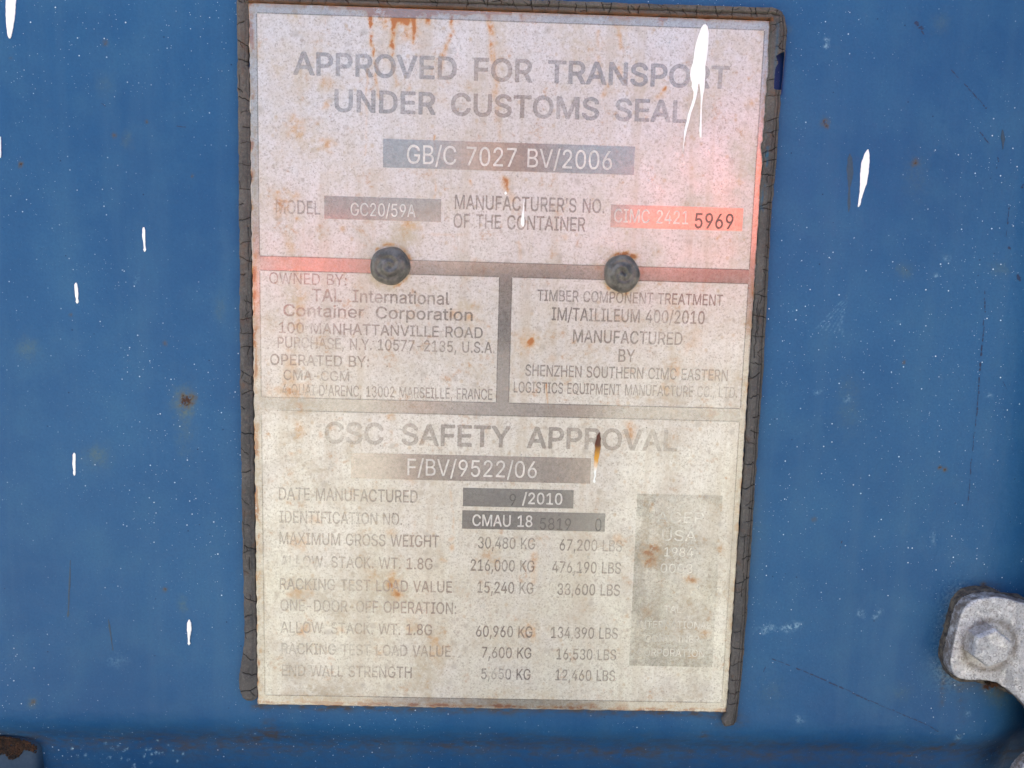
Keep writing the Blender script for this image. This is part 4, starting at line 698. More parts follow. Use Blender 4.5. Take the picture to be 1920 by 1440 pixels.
for k in range(7):                                   # bundle of hairline scratches
    pale += streak(px, py, 1537 + k * 8 - 5, 615 + k * 2, 1592 - k * 2, 548 + k * 9, .9, .75, k, .5)
for k in range(26):                                  # brighter splash of overspray at the lower left
    pale += blob(px, py, 250 + 60 * rng.normal(), 1415 + 14 * rng.normal(), 1.8, 2, 1.5, .1, k)
attr(pme, 'gap_shade', np.exp(-np.clip(np.maximum(np.abs(px - 1459 + (py - 137) * .08) / 12.5, np.abs(py - 137) / 41), 0, 4) ** 12))  # sealant gap: unfaded paint, darkened further to supply its missing shade
attr(pme, 'rust', rust)
attr(pme, 'olive', olive)
attr(pme, 'dirt', dirt)
attr(pme, 'pale', pale)
door = empty('container_door', (0, 0, -1.2), 'weathered blue painted steel container door behind the data plate', 'container door')
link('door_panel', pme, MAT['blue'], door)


def solid_box(name, lo, hi, bev, mat, parent=None, **kw):
    bm = bmesh.new()
    c = [(a + b) / 2 for a, b in zip(lo, hi)]
    s = [b - a for a, b in zip(lo, hi)]
    bmesh.ops.create_cube(bm, size=1, matrix=Matrix.Translation(c) @ Matrix.Diagonal((*s, 1)))
    bmesh.ops.bevel(bm, geom=list(bm.edges), offset=bev, segments=4, affect='EDGES')
    me = bpy.data.meshes.new(name)
    bm.to_mesh(me)
    bm.free()
    return link(name, me, mat, parent, **kw)


# corner post and rail: unseen, added to shade the door's right and lower margins
solid_box('shade_post', (.280, -.060, -1.2), (.44, .02, .83), .012, MAT['blue'], label='unseen blue steel corner post beside the hinge, put in to shade the door', cat='corner post')
solid_box('shade_rail', (-.75, -.080, -.34), (.258, .03, -.216), .012, MAT['blue'], door)


def outline_mesh(name, pts, y_face, thick, bev, planar_y=None, seg=2):
    """a drawn outline given real thickness towards the wall (pts in survey units, at depth y_face)"""
    bm = bmesh.new()
    vs = [bm.verts.new(P(a, b, y_face)) for a, b in pts]
    f = bm.faces.new(vs)
    f.normal_update()
    if f.normal.y > 0:
        f.normal_flip()
    r = bmesh.ops.extrude_face_region(bm, geom=[f])
    nv = [e for e in r['geom'] if isinstance(e, bmesh.types.BMVert)]
    bmesh.ops.translate(bm, verts=nv, vec=(0, -thick, 0))
    bm.verts.ensure_lookup_table()
    bmesh.ops.translate(bm, verts=list(bm.verts), vec=(0, thick, 0))
    # the front now sits at y_face, the back at y_face + thick
    front = [e for e in bm.edges if all(abs(v.co.y - y_face) < 1e-7 for v in e.verts)]
    if bev:
        bmesh.ops.bevel(bm, geom=front, offset=bev, segments=seg, profile=.6, affect='EDGES', clamp_overlap=True)
    bmesh.ops.recalc_face_normals(bm, faces=bm.faces)
    bmesh.ops.triangulate(bm, faces=[f for f in bm.faces if len(f.verts) > 4])
    me = bpy.data.meshes.new(name)
    bm.to_mesh(me)
    bm.free()
    me.polygons.foreach_set('use_smooth', np.ones(len(me.polygons), bool))
    return me


def drip_outline(spine, jag=.35, seed=0):
    """spine: (px, py, half width) from top to bottom"""
    r = random.Random(seed)
    pts = []
    for i in range(len(spine) - 1):
        (x0, y0, w0), (x1, y1, w1) = spine[i], spine[i + 1]
        n = max(2, int(abs(y1 - y0) / 4))
        for k in range(n):
            t = k / n
            pts.append((x0 + (x1 - x0) * t, y0 + (y1 - y0) * t, w0 + (w1 - w0) * t))
    pts.append(spine[-1])
    L = [(a - w - r.uniform(-jag, jag), b) for a, b, w in pts]
    R_ = [(a + w + r.uniform(-jag, jag), b) for a, b, w in pts]
    return L + R_[::-1]


def drip(name, spine, parent, y0, mat='white', thick=.00035, label=None, jag=.35, seed=0):
    th = thick
    return link(name, outline_mesh(name, drip_outline(spine, jag, seed), y0 - th, th, th * .45), MAT[mat], parent, label)


WD = [
    [(20, -30, 9), (20, 0, 9.5), (19, 30, 8.5), (18, 55, 5.5), (17.5, 68, 3), (17.5, 72, 1)],
    [(0, 256, .8), (0, 268, 1.4), (0, 285, 1.4), (0, 296, .8)],
    [(269, 426, .8), (269, 431, 2.6), (269.5, 444, 2.8), (270.5, 457, 1.8), (271, 464, 1.6), (271, 468, 2.6), (271, 472, .8)],
    [(142, 530, .8), (142, 534, 2.8), (143, 550, 3.2), (144, 560, 2.0), (144.5, 566, 2.6), (144.5, 569, .8)],
    [(138.5, 849, .8), (138.5, 853, 2.6), (138.5, 870, 2.8), (139, 882, 1.8), (139, 888, 2.4), (139, 892, .8)],
    [(354.5, 1162, .8), (354.5, 1168, 3.6), (354.5, 1182, 4.0), (354, 1194, 2.2), (354, 1202, 1.6), (354, 1207, 2.6), (354, 1210, .8)],
    [(1628, 280, .8), (1626, 288, 4.5), (1623, 305, 7.5), (1621, 325, 7.5), (1619, 345, 6.0), (1616, 360, 3.6), (1613, 374, 2.4), (1611, 384, 2.2), (1610, 388, .8)],
    [(947.8, 312, .1), (947.8, 312.5, .2)],
]
for i, s in enumerate(WD[:-1]):
    drip('drip_or_glint', s, door, 0.0, label='bright white paint drip on the blue door', seed=i)
for i, s in enumerate([
    [(1594, 288, .5), (1594, 296, 4), (1594, 318, 6.5), (1594, 335, 5.0), (1592.5, 352, 1.8), (1592, 372, 2.6), (1592, 385, 3), (1591, 398, .6)],
    [(1594, 483, .5), (1594, 490, 3.2), (1595, 505, 2.0), (1595.5, 525, 1.2), (1596, 539, .6)],
    [(1880, 243, .5), (1880, 252, 3), (1881, 262, 3.5), (1881, 270, 1), (1881, 280, .5)],
    [(132, 1050, .4), (131, 1070, 1.2), (130.5, 1090, 2), (129, 1120, 1.6), (128.5, 1145, 1.2), (127.5, 1153, 2.4), (127.5, 1158, .6)],
    [(203, 1161, .5), (205, 1175, 1.8), (208, 1195, 1.2), (212, 1220, .5)],
]):
    drip('dried_run', s, door, 0.0, 'smear', .00012, seed=i + 20, jag=.5)


def scratch(pts, w, seed):
    r = random.Random(seed)
    bm = bmesh.new()
    for (x0, y0), (x1, y1) in zip(pts[:-1], pts[1:]):
        L = math.hypot(x1 - x0, y1 - y0)
        ux, uy = (x1 - x0) / L, (y1 - y0) / L
        s = 0
        while s < L:
            e = min(L, s + r.uniform(3, 14))
            if r.random() < .82:
                ww = w * r.uniform(.35, 1.1)
                o = r.uniform(-.4, .4) * w
                n = max(2, int((e - s) / 2))
                A, B = [], []
                for k in range(n + 1):
                    q = s + (e - s) * k / n
                    tap = math.sin(math.pi * (k + .35) / (n + .7)) ** .5
                    a, b = x0 + ux * q - uy * o, y0 + uy * q + ux * o
                    A.append(bm.verts.new(P(a - uy * ww * tap * r.uniform(.3, 1), b + ux * ww * tap * r.uniform(.3, 1), -.00006)))
                    B.append(bm.verts.new(P(a + uy * ww * tap * r.uniform(.3, 1), b - ux * ww * tap * r.uniform(.3, 1), -.00006)))
                for k in range(n):
                    bm.faces.new((A[k], A[k + 1], B[k + 1], B[k]))
            s = e + r.uniform(0, 2.5)
    bmesh.ops.recalc_face_normals(bm, faces=bm.faces)
    me = bpy.data.meshes.new('scratch')
    bm.to_mesh(me)
    bm.free()
    for v in me.vertices:                     # lie on the real face, 0.1 mm proud
        v.co.y = float(panel_depth(np.array([v.co.x]), np.array([v.co.z]))[0]) - .00010
    return me


for i, (pts, w) in enumerate([
    ([(1783, 131), (1798, 146)], 1.8), ([(1804, 152), (1824, 173), (1850, 204)], 1.8), ([(1826, 232), (1840, 250), (1854, 268)], 1.4),
    ([(1871, 294), (1873, 303), (1870, 316)], 1.8), ([(1892, 388), (1890, 415), (1887, 444)], 1.6), ([(1719, 39), (1726, 54), (1735, 65)], 4.5),
    ([(1748, 95), (1755, 101)], 3), ([(1846, 545), (1847, 586)], 1.8), ([(1846, 594), (1838, 690), (1831, 780)], 1.9), ([(1830, 785), (1820, 870), (1815, 942)], 1.2),
    ([(1447, 1236), (1482, 1249)], 1.5), ([(1493, 1253), (1560, 1282), (1640, 1318)], 1.7), ([(1640, 1318), (1700, 1343), (1740, 1360), (1762, 1373)], 1.2),
    ([(1892, 462), (1893, 467)], 2), ([(1915, 352), (1920, 345)], 3), ([(1908, 515), (1913, 528)], 4), ([(1436, 1250), (1431, 1260)], 1.2),
    ([(1892, 462), (1895, 468)], 1.5), ([(1880, 715), (1888, 730)], .9), ([(190, 193), (204, 204)], 1.2), ([(331, 236), (356, 239)], 1.2), ([(1579, 1014), (1575, 1028)], 2),
]):
    link('scratch', scratch(pts, w * 1.35, i), MAT['scratch'], door)

# rusty weld lug at the very bottom left
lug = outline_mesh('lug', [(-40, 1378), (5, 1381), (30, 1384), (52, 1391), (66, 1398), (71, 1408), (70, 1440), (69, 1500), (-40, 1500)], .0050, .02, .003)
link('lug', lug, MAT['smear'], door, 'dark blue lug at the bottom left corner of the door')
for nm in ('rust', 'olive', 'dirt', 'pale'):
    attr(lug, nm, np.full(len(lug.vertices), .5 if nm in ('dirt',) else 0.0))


def crust(name, pts, y, mat, parent, h=.0012, n=260, seed=4, label=None):
    """lumpy layer of rust: overlapping flakes inside a polygon of survey points"""
    r = random.Random(seed)
    bm = bmesh.new()
    xs_, ys_ = [p[0] for p in pts], [p[1] for p in pts]

    def inside(a, b):
        c = False
        j = len(pts) - 1
        for i in range(len(pts)):
            if (pts[i][1] > b) != (pts[j][1] > b) and a < (pts[j][0] - pts[i][0]) * (b - pts[i][1]) / (pts[j][1] - pts[i][1]) + pts[i][0]:
                c = not c
            j = i
        return c
    k = 0
    while k < n:
        a, b = r.uniform(min(xs_), max(xs_)), r.uniform(min(ys_), max(ys_))
        if not inside(a, b):
            continue
        k += 1
        q = Vector(P(a, b, y))
        m = Matrix.Translation(q) @ Matrix.Rotation(r.uniform(0, 6.28), 4, 'Y') @ Matrix.Diagonal((r.uniform(.0002, .0009), r.uniform(.3, 1) * h, r.uniform(.0002, .0006), 1))
        bmesh.ops.create_icosphere(bm, subdivisions=1, radius=1, matrix=m)
    me = bpy.data.meshes.new(name)
    bm.to_mesh(me)
    bm.free()
    me.polygons.foreach_set('use_smooth', np.ones(len(me.polygons), bool))
    return link(name, me, MAT[mat], parent, label)


crust('rust_crust', [(-5, 1380), (30, 1384), (55, 1391), (68, 1400), (70, 1412), (58, 1408), (45, 1404), (34, 1420), (20, 1425), (10, 1412), (-5, 1416)], .0046, 'rust', door, h=.0008, n=700,
      label='flaking brown rust on the corner lug')

# ------------------------------------------------------------------ the data plate
PY = -.0018
plate = empty('data_plate', (0, 0, -.15), 'rust-streaked pale metal container data plate with worn grey lettering, riveted to the blue door', 'data plate')
X0, X1, Z1, Z0 = -.11, .11, -.15, .161
A0, A1, B0, B1 = -.1067, .1072, .1571, .0567
C0, C1, C2, D0, E0, E1 = .0505, -.0025, -.0051, .0031, -.0110, -.1453
xs = np.linspace(X0, X1, 500)
zs = np.linspace(Z1, Z0, 700)
X, Z = np.meshgrid(xs, zs)
ex = (np.abs(X) > .1098) * 1.0
Xj = X + ex * .0003 * vnoise(Z * 500, X * 0, 4)
Zj = Z + (Z < Z1 + 1e-5) * .0002 * vnoise(X * 500, Z * 0, 5)
x, z = Xj.ravel(), Zj.ravel()
bow = .00018 * vnoise(x * 22, z * 22, 8) + .00006 * vnoise(x * 90, z * 90, 9)
co = np.stack([x, PY + bow * .0, z], -1)
px, py = to_px(co)
nfr = len(co)
i = np.arange(nfr).reshape(len(zs), len(xs))
rim = np.concatenate([i[0], i[1:, -1], i[-1, -2::-1], i[-2:0:-1, 0]])
back = co[rim].copy()
back[:, 1] = 0.0002
co2 = np.concatenate([co, back])
nb_ = nfr + np.arange(len(rim))
side = np.stack([rim, nb_, np.roll(nb_, -1), np.roll(rim, -1)], -1)
sme = mesh_np('plate_sheet', co2, np.concatenate([grid_quads(len(xs), len(zs)), side]))
sme.polygons.foreach_set('use_smooth', np.concatenate([np.ones(len(sme.polygons) - len(side), bool), np.zeros(len(side), bool)]))


def plate_stains(px, py):
    rust = np.zeros(len(px))
    dirt = rust.copy()
    S = lambda *a, **k: streak(px, py, *a, **k)
    Bl = lambda *a, **k: blob(px, py, *a, **k)
    # runs from under the top bead
    for a in [(694, 20, 698, 85, 3.2, 1.7), (698, 85, 705, 135, 2.6, 1.1), (705, 140, 712, 185, 3, .7), (738, 38, 735, 85, 4.5, 1.5), (735, 85, 742, 160, 3.5, .9),
              (755, 25, 757, 70, 8, .9), (775, 30, 774, 80, 3.6, 1.3), (805, 30, 803, 45, 5, 1.2), (850, 22, 846, 60, 4, 1.2), (846, 60, 832, 105, 4.5, .9), (832, 105, 820, 150, 5, .5),
              (915, 30, 923, 80, 6, 1.0), (923, 80, 930, 170, 5, .8), (930, 170, 935, 260, 6, .4), (817, 255, 816, 372, 1.6, 1.1), (767, 160, 764, 172, 3, .9), (690, 130, 686, 290, 2.2, .55),
              (1238, 35, 1238, 50, 4, 1.3), (980, 30, 982, 40, 4, 1.2), (1160, 60, 1163, 90, 4, .6), (943, 335, 960, 375, 6, 1.2), (952, 340, 950, 352, 5, 1.6), (882, 340, 884, 350, 3, .9),
              (972, 455, 974, 485, 3, .9), (1125, 60, 1122, 150, 5, .5), (1160, 128, 1165, 140, 6, 1.0), (1135, 160, 1130, 178, 5, .9), (1250, 165, 1232, 185, 4, .8),
              (1027, 720, 1029, 765, 1.0, 1.6), (894, 770, 896, 785, 1.2, 1.4), (846, 918, 850, 1000, 2, .9), (1000, 1040, 1000, 1090, 6, 1.0), (1180, 795, 1182, 830, 6, .7), (1225, 945, 1220, 960, 3, .8)]:
        rust += S(*a[:5], a[5] * (1.45 if a[1] < 200 else 1.0), seed=int(a[0]))
    for a in [(555, 238, 15, 17, .9), (612, 198, 9, 9, .8), (613, 270, 11, 12, .9), (612, 153, 10, 10, .4), (762, 410, 12, 10, .8), (775, 425, 20, 6, .6), (745, 25, 55, 6, 1.8), (740, 36, 24, 12, 1.3), (765, 60, 26, 22, .6), (700, 22, 10, 5, 1.4),
              (550, 1275, 1, 1, 0), (1220, 1038, 17, 19, 1.5), (1295, 1087, 9, 6, 1.2), (1180, 812, 12, 14, .5), (1240, 182, 8, 4, .3), (992, 643, 14, 16, .8), (995, 640, 5, 5, 1.2), (1035, 672, 8, 8, .35),
              (561, 765, 5, 7, 1.4), (1334, 774, 8, 9, 1.3), (1265, 770, 10, 8, .5), (735, 1000, 10, 6, .5), (990, 1185, 14, 14, 1.0), (1050, 560, 1, 1, 0), (850, 590, 12, 8, .7), (880, 593, 6, 6, .9),
              (740, 1100, 10, 18, 1.0), (732, 1088, 5, 10, 1.0), (745, 1115, 8, 6, .8), (820, 1220, 9, 22, .9), (710, 1220, 8, 12, .7), (770, 1180, 9, 12, .6), (530, 385, 14, 18, .9), (520, 380, 6, 14, .8),
              (556, 410, 5, 5, 1.0), (555, 370, 7, 8, .9), (642, 427, 5, 5, .9), (700, 500, 5, 8, .6), (1165, 476, 14, 5, 1.6), (1122, 501, 6, 5, 1.4), (1185, 482, 12, 5, 1.4), (890, 505, 16, 12, .7), (905, 510, 6, 10, .8),
              (1407, 195, 6, 7, .8), (1386, 337, 6, 7, .7), (1345, 446, 3, 3, 1.6), (840, 440, 40, 2.5, .4), (1150, 325, 9, 6, .5), (1000, 280, 9, 9, .4), (1156, 287, 6, 5, .9), (880, 290, 3, 3, 1.2), (925, 310, 12, 6, .8),
              (1255, 575, 8, 14, .5), (1270, 695, 5, 9, .9), (1330, 700, 14, 9, .6), (1245, 727, 10, 10, .6), (1300, 640, 14, 24, .35), (560, 600, 9, 22, .6), (600, 640, 12, 8, .4), (590, 975, 12, 8, .6), (700, 1080, 12, 12, .3),
              (560, 1020, 16, 14, .8), (845, 1010, 5, 6, .8), (848, 1025, 4, 6, .7), (830, 1050, 5, 4, .9), (570, 1180, 10, 12, .8), (640, 1180, 8, 5, .8), (560, 1110, 18, 10, .6), (1350, 1032, 7, 8, .8), (1320, 1185, 9, 8, .8),
              (1160, 1010, 8, 6, .6), (620, 802, 5, 5, 1.0), (600, 815, 4, 5, .9), (560, 805, 9, 12, .9), (547, 850, 5, 5, .9), (562, 846, 5, 4, .9), (545, 470, 9, 30, .5), (560, 520, 8, 26, .6), (565, 560, 10, 14, .6), (545, 700, 12, 30, .6),
              (530, 735, 20, 10, .9), (560, 735, 14, 12, .7), (770, 900, 8, 8, .7), (790, 830, 5, 4, .6), (730, 780, 10, 5, .8), (1060, 445, 5, 5, .4), (1215, 1145, 10, 10, .6), (1300, 1230, 12, 8, .5), (805, 395, 12, 9, .5)]:
        if a[4]:
            rust += Bl(*a[:4], a=a[4] * .60, wob=.6, seed=int(a[0] + a[1]))
    for rx_, ry_, rr_ in ((730.5, 498.5, 39), (1167, 513, 37)):
        dr = np.hypot(px - rx_, py - ry_)
        dirt += 1.0 * np.exp(-((dr - rr_) / 5) ** 2) * (.7 + .4 * fbm(px / 9, py / 9, 12)) + .45 * np.exp(-((dr - rr_) / 14) ** 2)
        rust += .8 * np.exp(-((dr - rr_ - 1) / 3) ** 2) * np.clip(.2 + fbm(px / 12, py / 12, 22), 0, 1)
    # edges: rusty along the bottom and top
    d, _ = seg_dist(px, py, 487, 1316, 1363, 1332)
    rust += 1.25 * np.exp(-(d / 3.5) ** 2) * (.6 + .6 * fbm(px / 18, py / 6, 3)) + .75 * np.exp(-(d / 12) ** 2) * np.clip(fbm(px / 30, py / 15, 4) - .05, 0, 2)
    d, _ = seg_dist(px, py, 468, 9, 1442, 41)
    rust += (.9 * np.exp(-(d / 3.5) ** 2) + .8 * np.exp(-(d / 16) ** 2) * np.clip(fbm(px / 26, py / 12, 5) - .2, 0, 2)) * np.where((px > 650) & (px < 960), 1.3, .6)
    d, _ = seg_dist(px, py, 470, 9, 487, 1316)
    rust += 1.1 * np.exp(-(d / 5) ** 2) * np.clip(.3 + fbm(px / 10, py / 30, 6), 0, 2)
    dirt += .9 * np.exp(-(d / 14) ** 2) * np.clip(.55 + .5 * fbm(px / 14, py / 20, 6), 0, 2)
    d, _ = seg_dist(px, py, 1442, 41, 1363, 1332)
    rust += .7 * np.exp(-(d / 5) ** 2) * np.clip(.1 + fbm(px / 10, py / 26, 16), 0, 2)
    dirt += .5 * np.exp(-(d / 14) ** 2) * np.clip(.4 + .5 * fbm(px / 14, py / 20, 26), 0, 2)
    # long tan column down the left and other washes
    for a in [(548, 370, 552, 600, 16, .8), (552, 560, 548, 780, 15, .8), (555, 760, 556, 1130, 14, .55), (556, 1080, 560, 1220, 12, .7), (1215, 930, 1213, 1000, 8, .5), (1265, 560, 1275, 640, 10, .4), (1262, 700, 1262, 830, 14, .5),
              (1160, 20, 1150, 330, 8, .35), (655, 835, 652, 866, 7, .9), (620, 835, 619, 866, 6.5, 1.3), (835, 250, 838, 330, 12, .5), (1066, 1285, 1070, 1330, 9, 1.1), (1165, 1290, 1163, 1330, 5, 1.1), (1230, 1250, 1222, 1300, 2, .7),
              (1204, 1250, 1202, 1300, 5, .45), (838, 1120, 836, 1300, 10, .45), (930, 60, 940, 280, 12, .5), (555, 20, 556, 60, 10, .7), (562, 140, 560, 200, 12, .4), (690, 860, 660, 900, 6, .5), (1300, 500, 1300, 700, 12, .25)]:
        dirt += S(*a, seed=int(a[0] + a[1]), wob=2)
    for a in [(545, 25, 16, 10, .6), (550, 35, 9, 14, .5), (525, 128, 20, 14, .5), (585, 160, 26, 9, .4), (760, 440, 26, 50, .6), (745, 455, 40, 30, .5), (610, 270, 22, 20, .5), (555, 240, 26, 22, .6), (600, 100, 30, 9, .3),
              (1180, 490, 50, 30, .4), (600, 900, 30, 40, .35), (720, 1100, 60, 40, .4), (640, 1290, 80, 22, .7), (800, 1250, 30, 40, .5), (900, 960, 50, 30, .3), (1240, 1040, 26, 26, .8), (1290, 1100, 40, 60, .4), (1250, 1170, 50, 60, .3),
              (1300, 980, 40, 40, .3), (560, 760, 60, 10, .7), (1040, 768, 60, 7, .3), (540, 495, 40, 12, .7), (1060, 1010, 60, 24, .3), (560, 1240, 40, 40, .3), (820, 1310, 40, 12, .9), (590, 1308, 30, 12, 1.1), (995, 1300, 40, 10, .6),
              (1280, 1310, 60, 10, .4), (1190, 700, 30, 20, .35), (990, 640, 24, 24, .5), (870, 570, 22, 9, .8), (1260, 740, 40, 18, .6), (1386, 430, 12, 60, .2), (1400, 600, 10, 20, .6), (740, 930, 40, 18, .3), (650, 1130, 90, 60, .3)]:
        dirt += Bl(*a[:4], a=a[4], wob=.5, seed=int(a[0] + 2 * a[1]))
    dirt += np.clip(.22 + .35 * fbm(px / 45, py / 55, 31) + .06 * (py / 1300), 0, .7)
    return rust, dirt


rust, dirt = plate_stains(px, py)
pad = np.zeros(len(rim))
attr(sme, 'rust', np.concatenate([rust, pad + .8]))
attr(sme, 'dirt', np.concatenate([dirt, pad + .8]))
attr(sme, 'bounce_tint', np.concatenate([np.clip((py - 480) / 700 + .15 * fbm(px / 90, py / 90, 3), 0, .9), pad]))  # cream painted in towards the bottom, adding to light bounced off the ground
link('plate_sheet', sme, MAT['plate'], plate)


def worn_at(px, py):
    w = np.zeros(len(px))
    for cx, cy, rx, ry, a in [(530, 385, 40, 20, 1.0), (600, 385, 20, 20, .5), (545, 1060, 60, 14, 1.0), (600, 610, 70, 50, .45), (545, 1000, 40, 60, .35), (560, 130, 40, 20, .35), (560, 820, 1, 1, 0), (650, 810, 40, 30, .6),
                              (610, 700, 60, 25, .6), (540, 525, 30, 12, .5), (545, 740, 30, 14, .7), (1340, 735, 45, 16, .7), (1340, 130, 50, 30, .5), (530, 1220, 40, 30, .5), (1240, 825, 40, 20, .5), (610, 650, 90, 14, .5),
                              (925, 1265, 24, 14, .7), (1385, 560, 30, 30, .4), (560, 1140, 40, 14, .4), (1300, 960, 60, 50, .8), (1285, 1120, 60, 110, .9), (1330, 1200, 60, 70, .6), (1345, 1010, 40, 80, .7), (760, 600, 120, 60, .25), (700, 1240, 140, 30, .35), (1195, 150, 1, 1, 0), (510, 495, 60, 10, .5), (520, 770, 60, 14, .8), (1300, 785, 140, 10, .3), (480, 800, 30, 500, .4), (560, 1260, 50, 20, .5)]:
        if a:
            w += a * np.exp(-(((px - cx) / rx) ** 2 + ((py - cy) / ry) ** 2))
    return np.clip(w, 0, 1)


def flat_grid(name, x0, x1, z0, z1, y, mat, parent=plate, step=.002, label=None):
    nx, nz = max(2, int((x1 - x0) / step)), max(2, int((z1 - z0) / step))
    X, Z = np.meshgrid(np.linspace(x0, x1, nx), np.linspace(z0, z1, nz))
    co = np.stack([X.ravel(), np.full(X.size, y), Z.ravel()], -1)
    me = mesh_np(name, co, grid_quads(nx, nz), False)
    a, b = to_px(co)
    attr(me, 'worn', worn_at(a, b))
    return link(name, me, MAT[mat], parent, label)


def join_grids(name, rects, y, mat, label=None, step=.002, parent=None):
    cos, qs, n = [], [], 0
    for x0, x1, z0, z1 in rects:
        nx, nz = max(2, int((x1 - x0) / step) + 1), max(2, int((z1 - z0) / step) + 1)
        X, Z = np.meshgrid(np.linspace(x0, x1, nx), np.linspace(z0, z1, nz))
        cos.append(np.stack([X.ravel(), np.full(X.size, y), Z.ravel()], -1))
        qs.append(grid_quads(nx, nz) + n)
        n += X.size
    co = np.concatenate(cos)
    me = mesh_np(name, co, np.concatenate(qs), False)
    a, b = to_px(co)
    attr(me, 'worn', worn_at(a, b))
    return link(name, me, MAT[mat], parent or plate, label)


YB, YI, YL = PY - .00006, PY - .00009, PY - .00013
join_grids('etched_band', [(A0, A1, C0, B1), (C1, D0, C2, C0), (A0, A1, E0, C2)], YB, 'band')
join_grids('etched_margin', [(X0 + .0003, X1 - .0003, B0, Z0 - .0003), (X0 + .0003, X1 - .0003, Z1 + .0003, E1), (X0 + .0003, A0, E1, B0), (A1, X1 - .0003, E1, B0)], YB, 'margin')
lw = .00022
ol = []
for (a, b, c, d) in [(A0, A1, B1, B0), (A0, C1, C2, C0), (D0, A1, C2, C0), (A0, A1, E1, E0)]:
    ol += [(a, b, c - lw, c + lw), (a, b, d - lw, d + lw), (a - lw, a + lw, c, d), (b - lw, b + lw, c, d)]
oln = []
for k, r_ in enumerate(ol):
    oln.append((r_[0] + lw, r_[1] - lw, r_[2], r_[3]) if (r_[3] - r_[2]) < .001 else (r_[0], r_[1], r_[2] + lw, r_[3] - lw))
join_grids('etched_outline', oln, YI, 'line', step=.01)

# glyph outlines (units of 1/1000 em): character | advance | contour ; contour
GLYPHS = {}
for row in GLYPH_DATA.strip().split('\n'):
    c_, adv, rest = row[:2], row[3:].split('|')[0], row[3:].split('|')[1]
    GLYPHS[c_] = (int(adv), [[tuple(map(int, p.split(','))) for p in l.split()] for l in rest.split(';') if l])
CAP = 509.0


def text_mesh(name, s, x0, x1, zb, cap, y, bold=0.0, space=250):
    """letters standing on the line zb from x0 to x1; cap height in metres"""
    pen = 0
    wt = '0' if bold < .005 else ('1' if bold < .0155 else '2')
    parts = []
    for ch in s:
        if ch == ' ':
            pen += space
            continue
        adv, loops = GLYPHS[ch + wt]
        for L in loops:
            parts.append([(pen + a, b) for a, b in L])
        pen += adv
    xa = min(p[0] for l in parts for p in l)
    xb = max(p[0] for l in parts for p in l)
    sx, sz = (x1 - x0) / (xb - xa), cap / CAP
    cu = bpy.data.curves.new(name, 'CURVE')
    cu.dimensions = '2D'
    cu.fill_mode = 'BOTH'
    # build in a space where stroke weight grows evenly, then place
    for L in parts:
        sp = cu.splines.new('POLY')
        sp.points.add(len(L) - 1)
        sp.use_cyclic_u = True
        for q, (a, b) in zip(sp.points, L):
            q.co = ((a - xa) * sx, b * sz, 0, 1)
    o = bpy.data.objects.new(name, cu)
    me = bpy.data.meshes.new_from_object(o)
    bpy.data.objects.remove(o)
    n = len(me.vertices)
    co = np.zeros(n * 3, dtype=np.float32)
    me.vertices.foreach_get('co', co)
    co = co.reshape(-1, 3)
    out = np.stack([x0 + co[:, 0], np.full(n, y), zb + co[:, 1]], -1).astype(np.float32)
    me.vertices.foreach_set('co', out.ravel())
    me.update()
    if len(me.polygons) and me.polygons[0].normal.y > 0:
        me.flip_normals()
    me.name = name
    a, b = to_px(out.astype(float))
    attr(me, 'worn', worn_at(a, b))
    return me


def line(s, xl, yl, xr, yr, cap, mat='ink', y=YI, bold=.012, name='lettering', parent=None, space=250):
    a, b = P(xl, yl, PY), P(xr, yr, PY)
    c, d = P(xl, yl - cap, PY), P(xr, yr - cap, PY)
    h = ((c[2] - a[2]) + (d[2] - b[2])) / 2
    me = text_mesh(name, s, a[0], b[0], (a[2] + b[2]) / 2, h, y, bold, space)
    return link(name, me, MAT[mat], parent or plate)


def box(tl, tr, br, bl, mat='banner', name='etched_box'):
    q = [P(*p, PY) for p in (tl, tr, br, bl)]
    return flat_grid(name, (q[0][0] + q[3][0]) / 2, (q[1][0] + q[2][0]) / 2, (q[2][2] + q[3][2]) / 2, (q[0][2] + q[1][2]) / 2, YI, mat)


line('APPROVED FOR TRANSPORT', 550, 139, 1366, 166, 41, 'ink_pale', bold=.020, space=330)
line('UNDER CUSTOMS SEAL', 627, 208, 1287, 230, 40, 'ink_pale', bold=.020, space=330)
b1 = box((718, 260), (1191, 275), (1188, 328), (718, 314))
line('GB/C 7027 BV/2006', 763, 308, 1147, 317, 35, 'light', YL, .004, parent=plate)
line('MODEL', 517, 400, 601, 402, 25)
box((608, 366.5), (827, 374), (827, 416.5), (608, 410))
line('GC20/59A', 657.5, 404.5, 779, 407, 24, 'light', YL, .002)
line("MANUFACTURER'S NO.", 852.5, 392, 1133, 399, 26)
line('OF THE CONTAINER', 850, 427.5, 1097, 433, 26)
box((1145, 384), (1393, 390), (1392, 432.5), (1145, 427))
line('CIMC 2421', 1151, 417, 1290, 420, 25, 'light', YL, .002)
line('5969', 1302, 427, 1374, 430, 28, 'ink_dark', YL, .006, name='stamped_number')
line('OWNED BY:', 505, 531, 650, 536, 21, bold=.004)
line('TAL International', 585, 565, 842.5, 571, 23, bold=.010, space=420)
line('Container Corporation', 531.5, 592, 886, 602, 22, bold=.010, space=420)
line('100 MANHATTANVILLE ROAD', 523, 624, 905, 634, 20, bold=.008)
line('PURCHASE, N.Y. 10577-2135, U.S.A.', 520.6, 652, 927.5, 662, 20.5, bold=.008)
line('OPERATED BY:', 506.6, 684, 692, 688, 20, bold=.006)
line('CMA-CGM', 531.5, 712, 655, 715, 18.5, bold=.008)
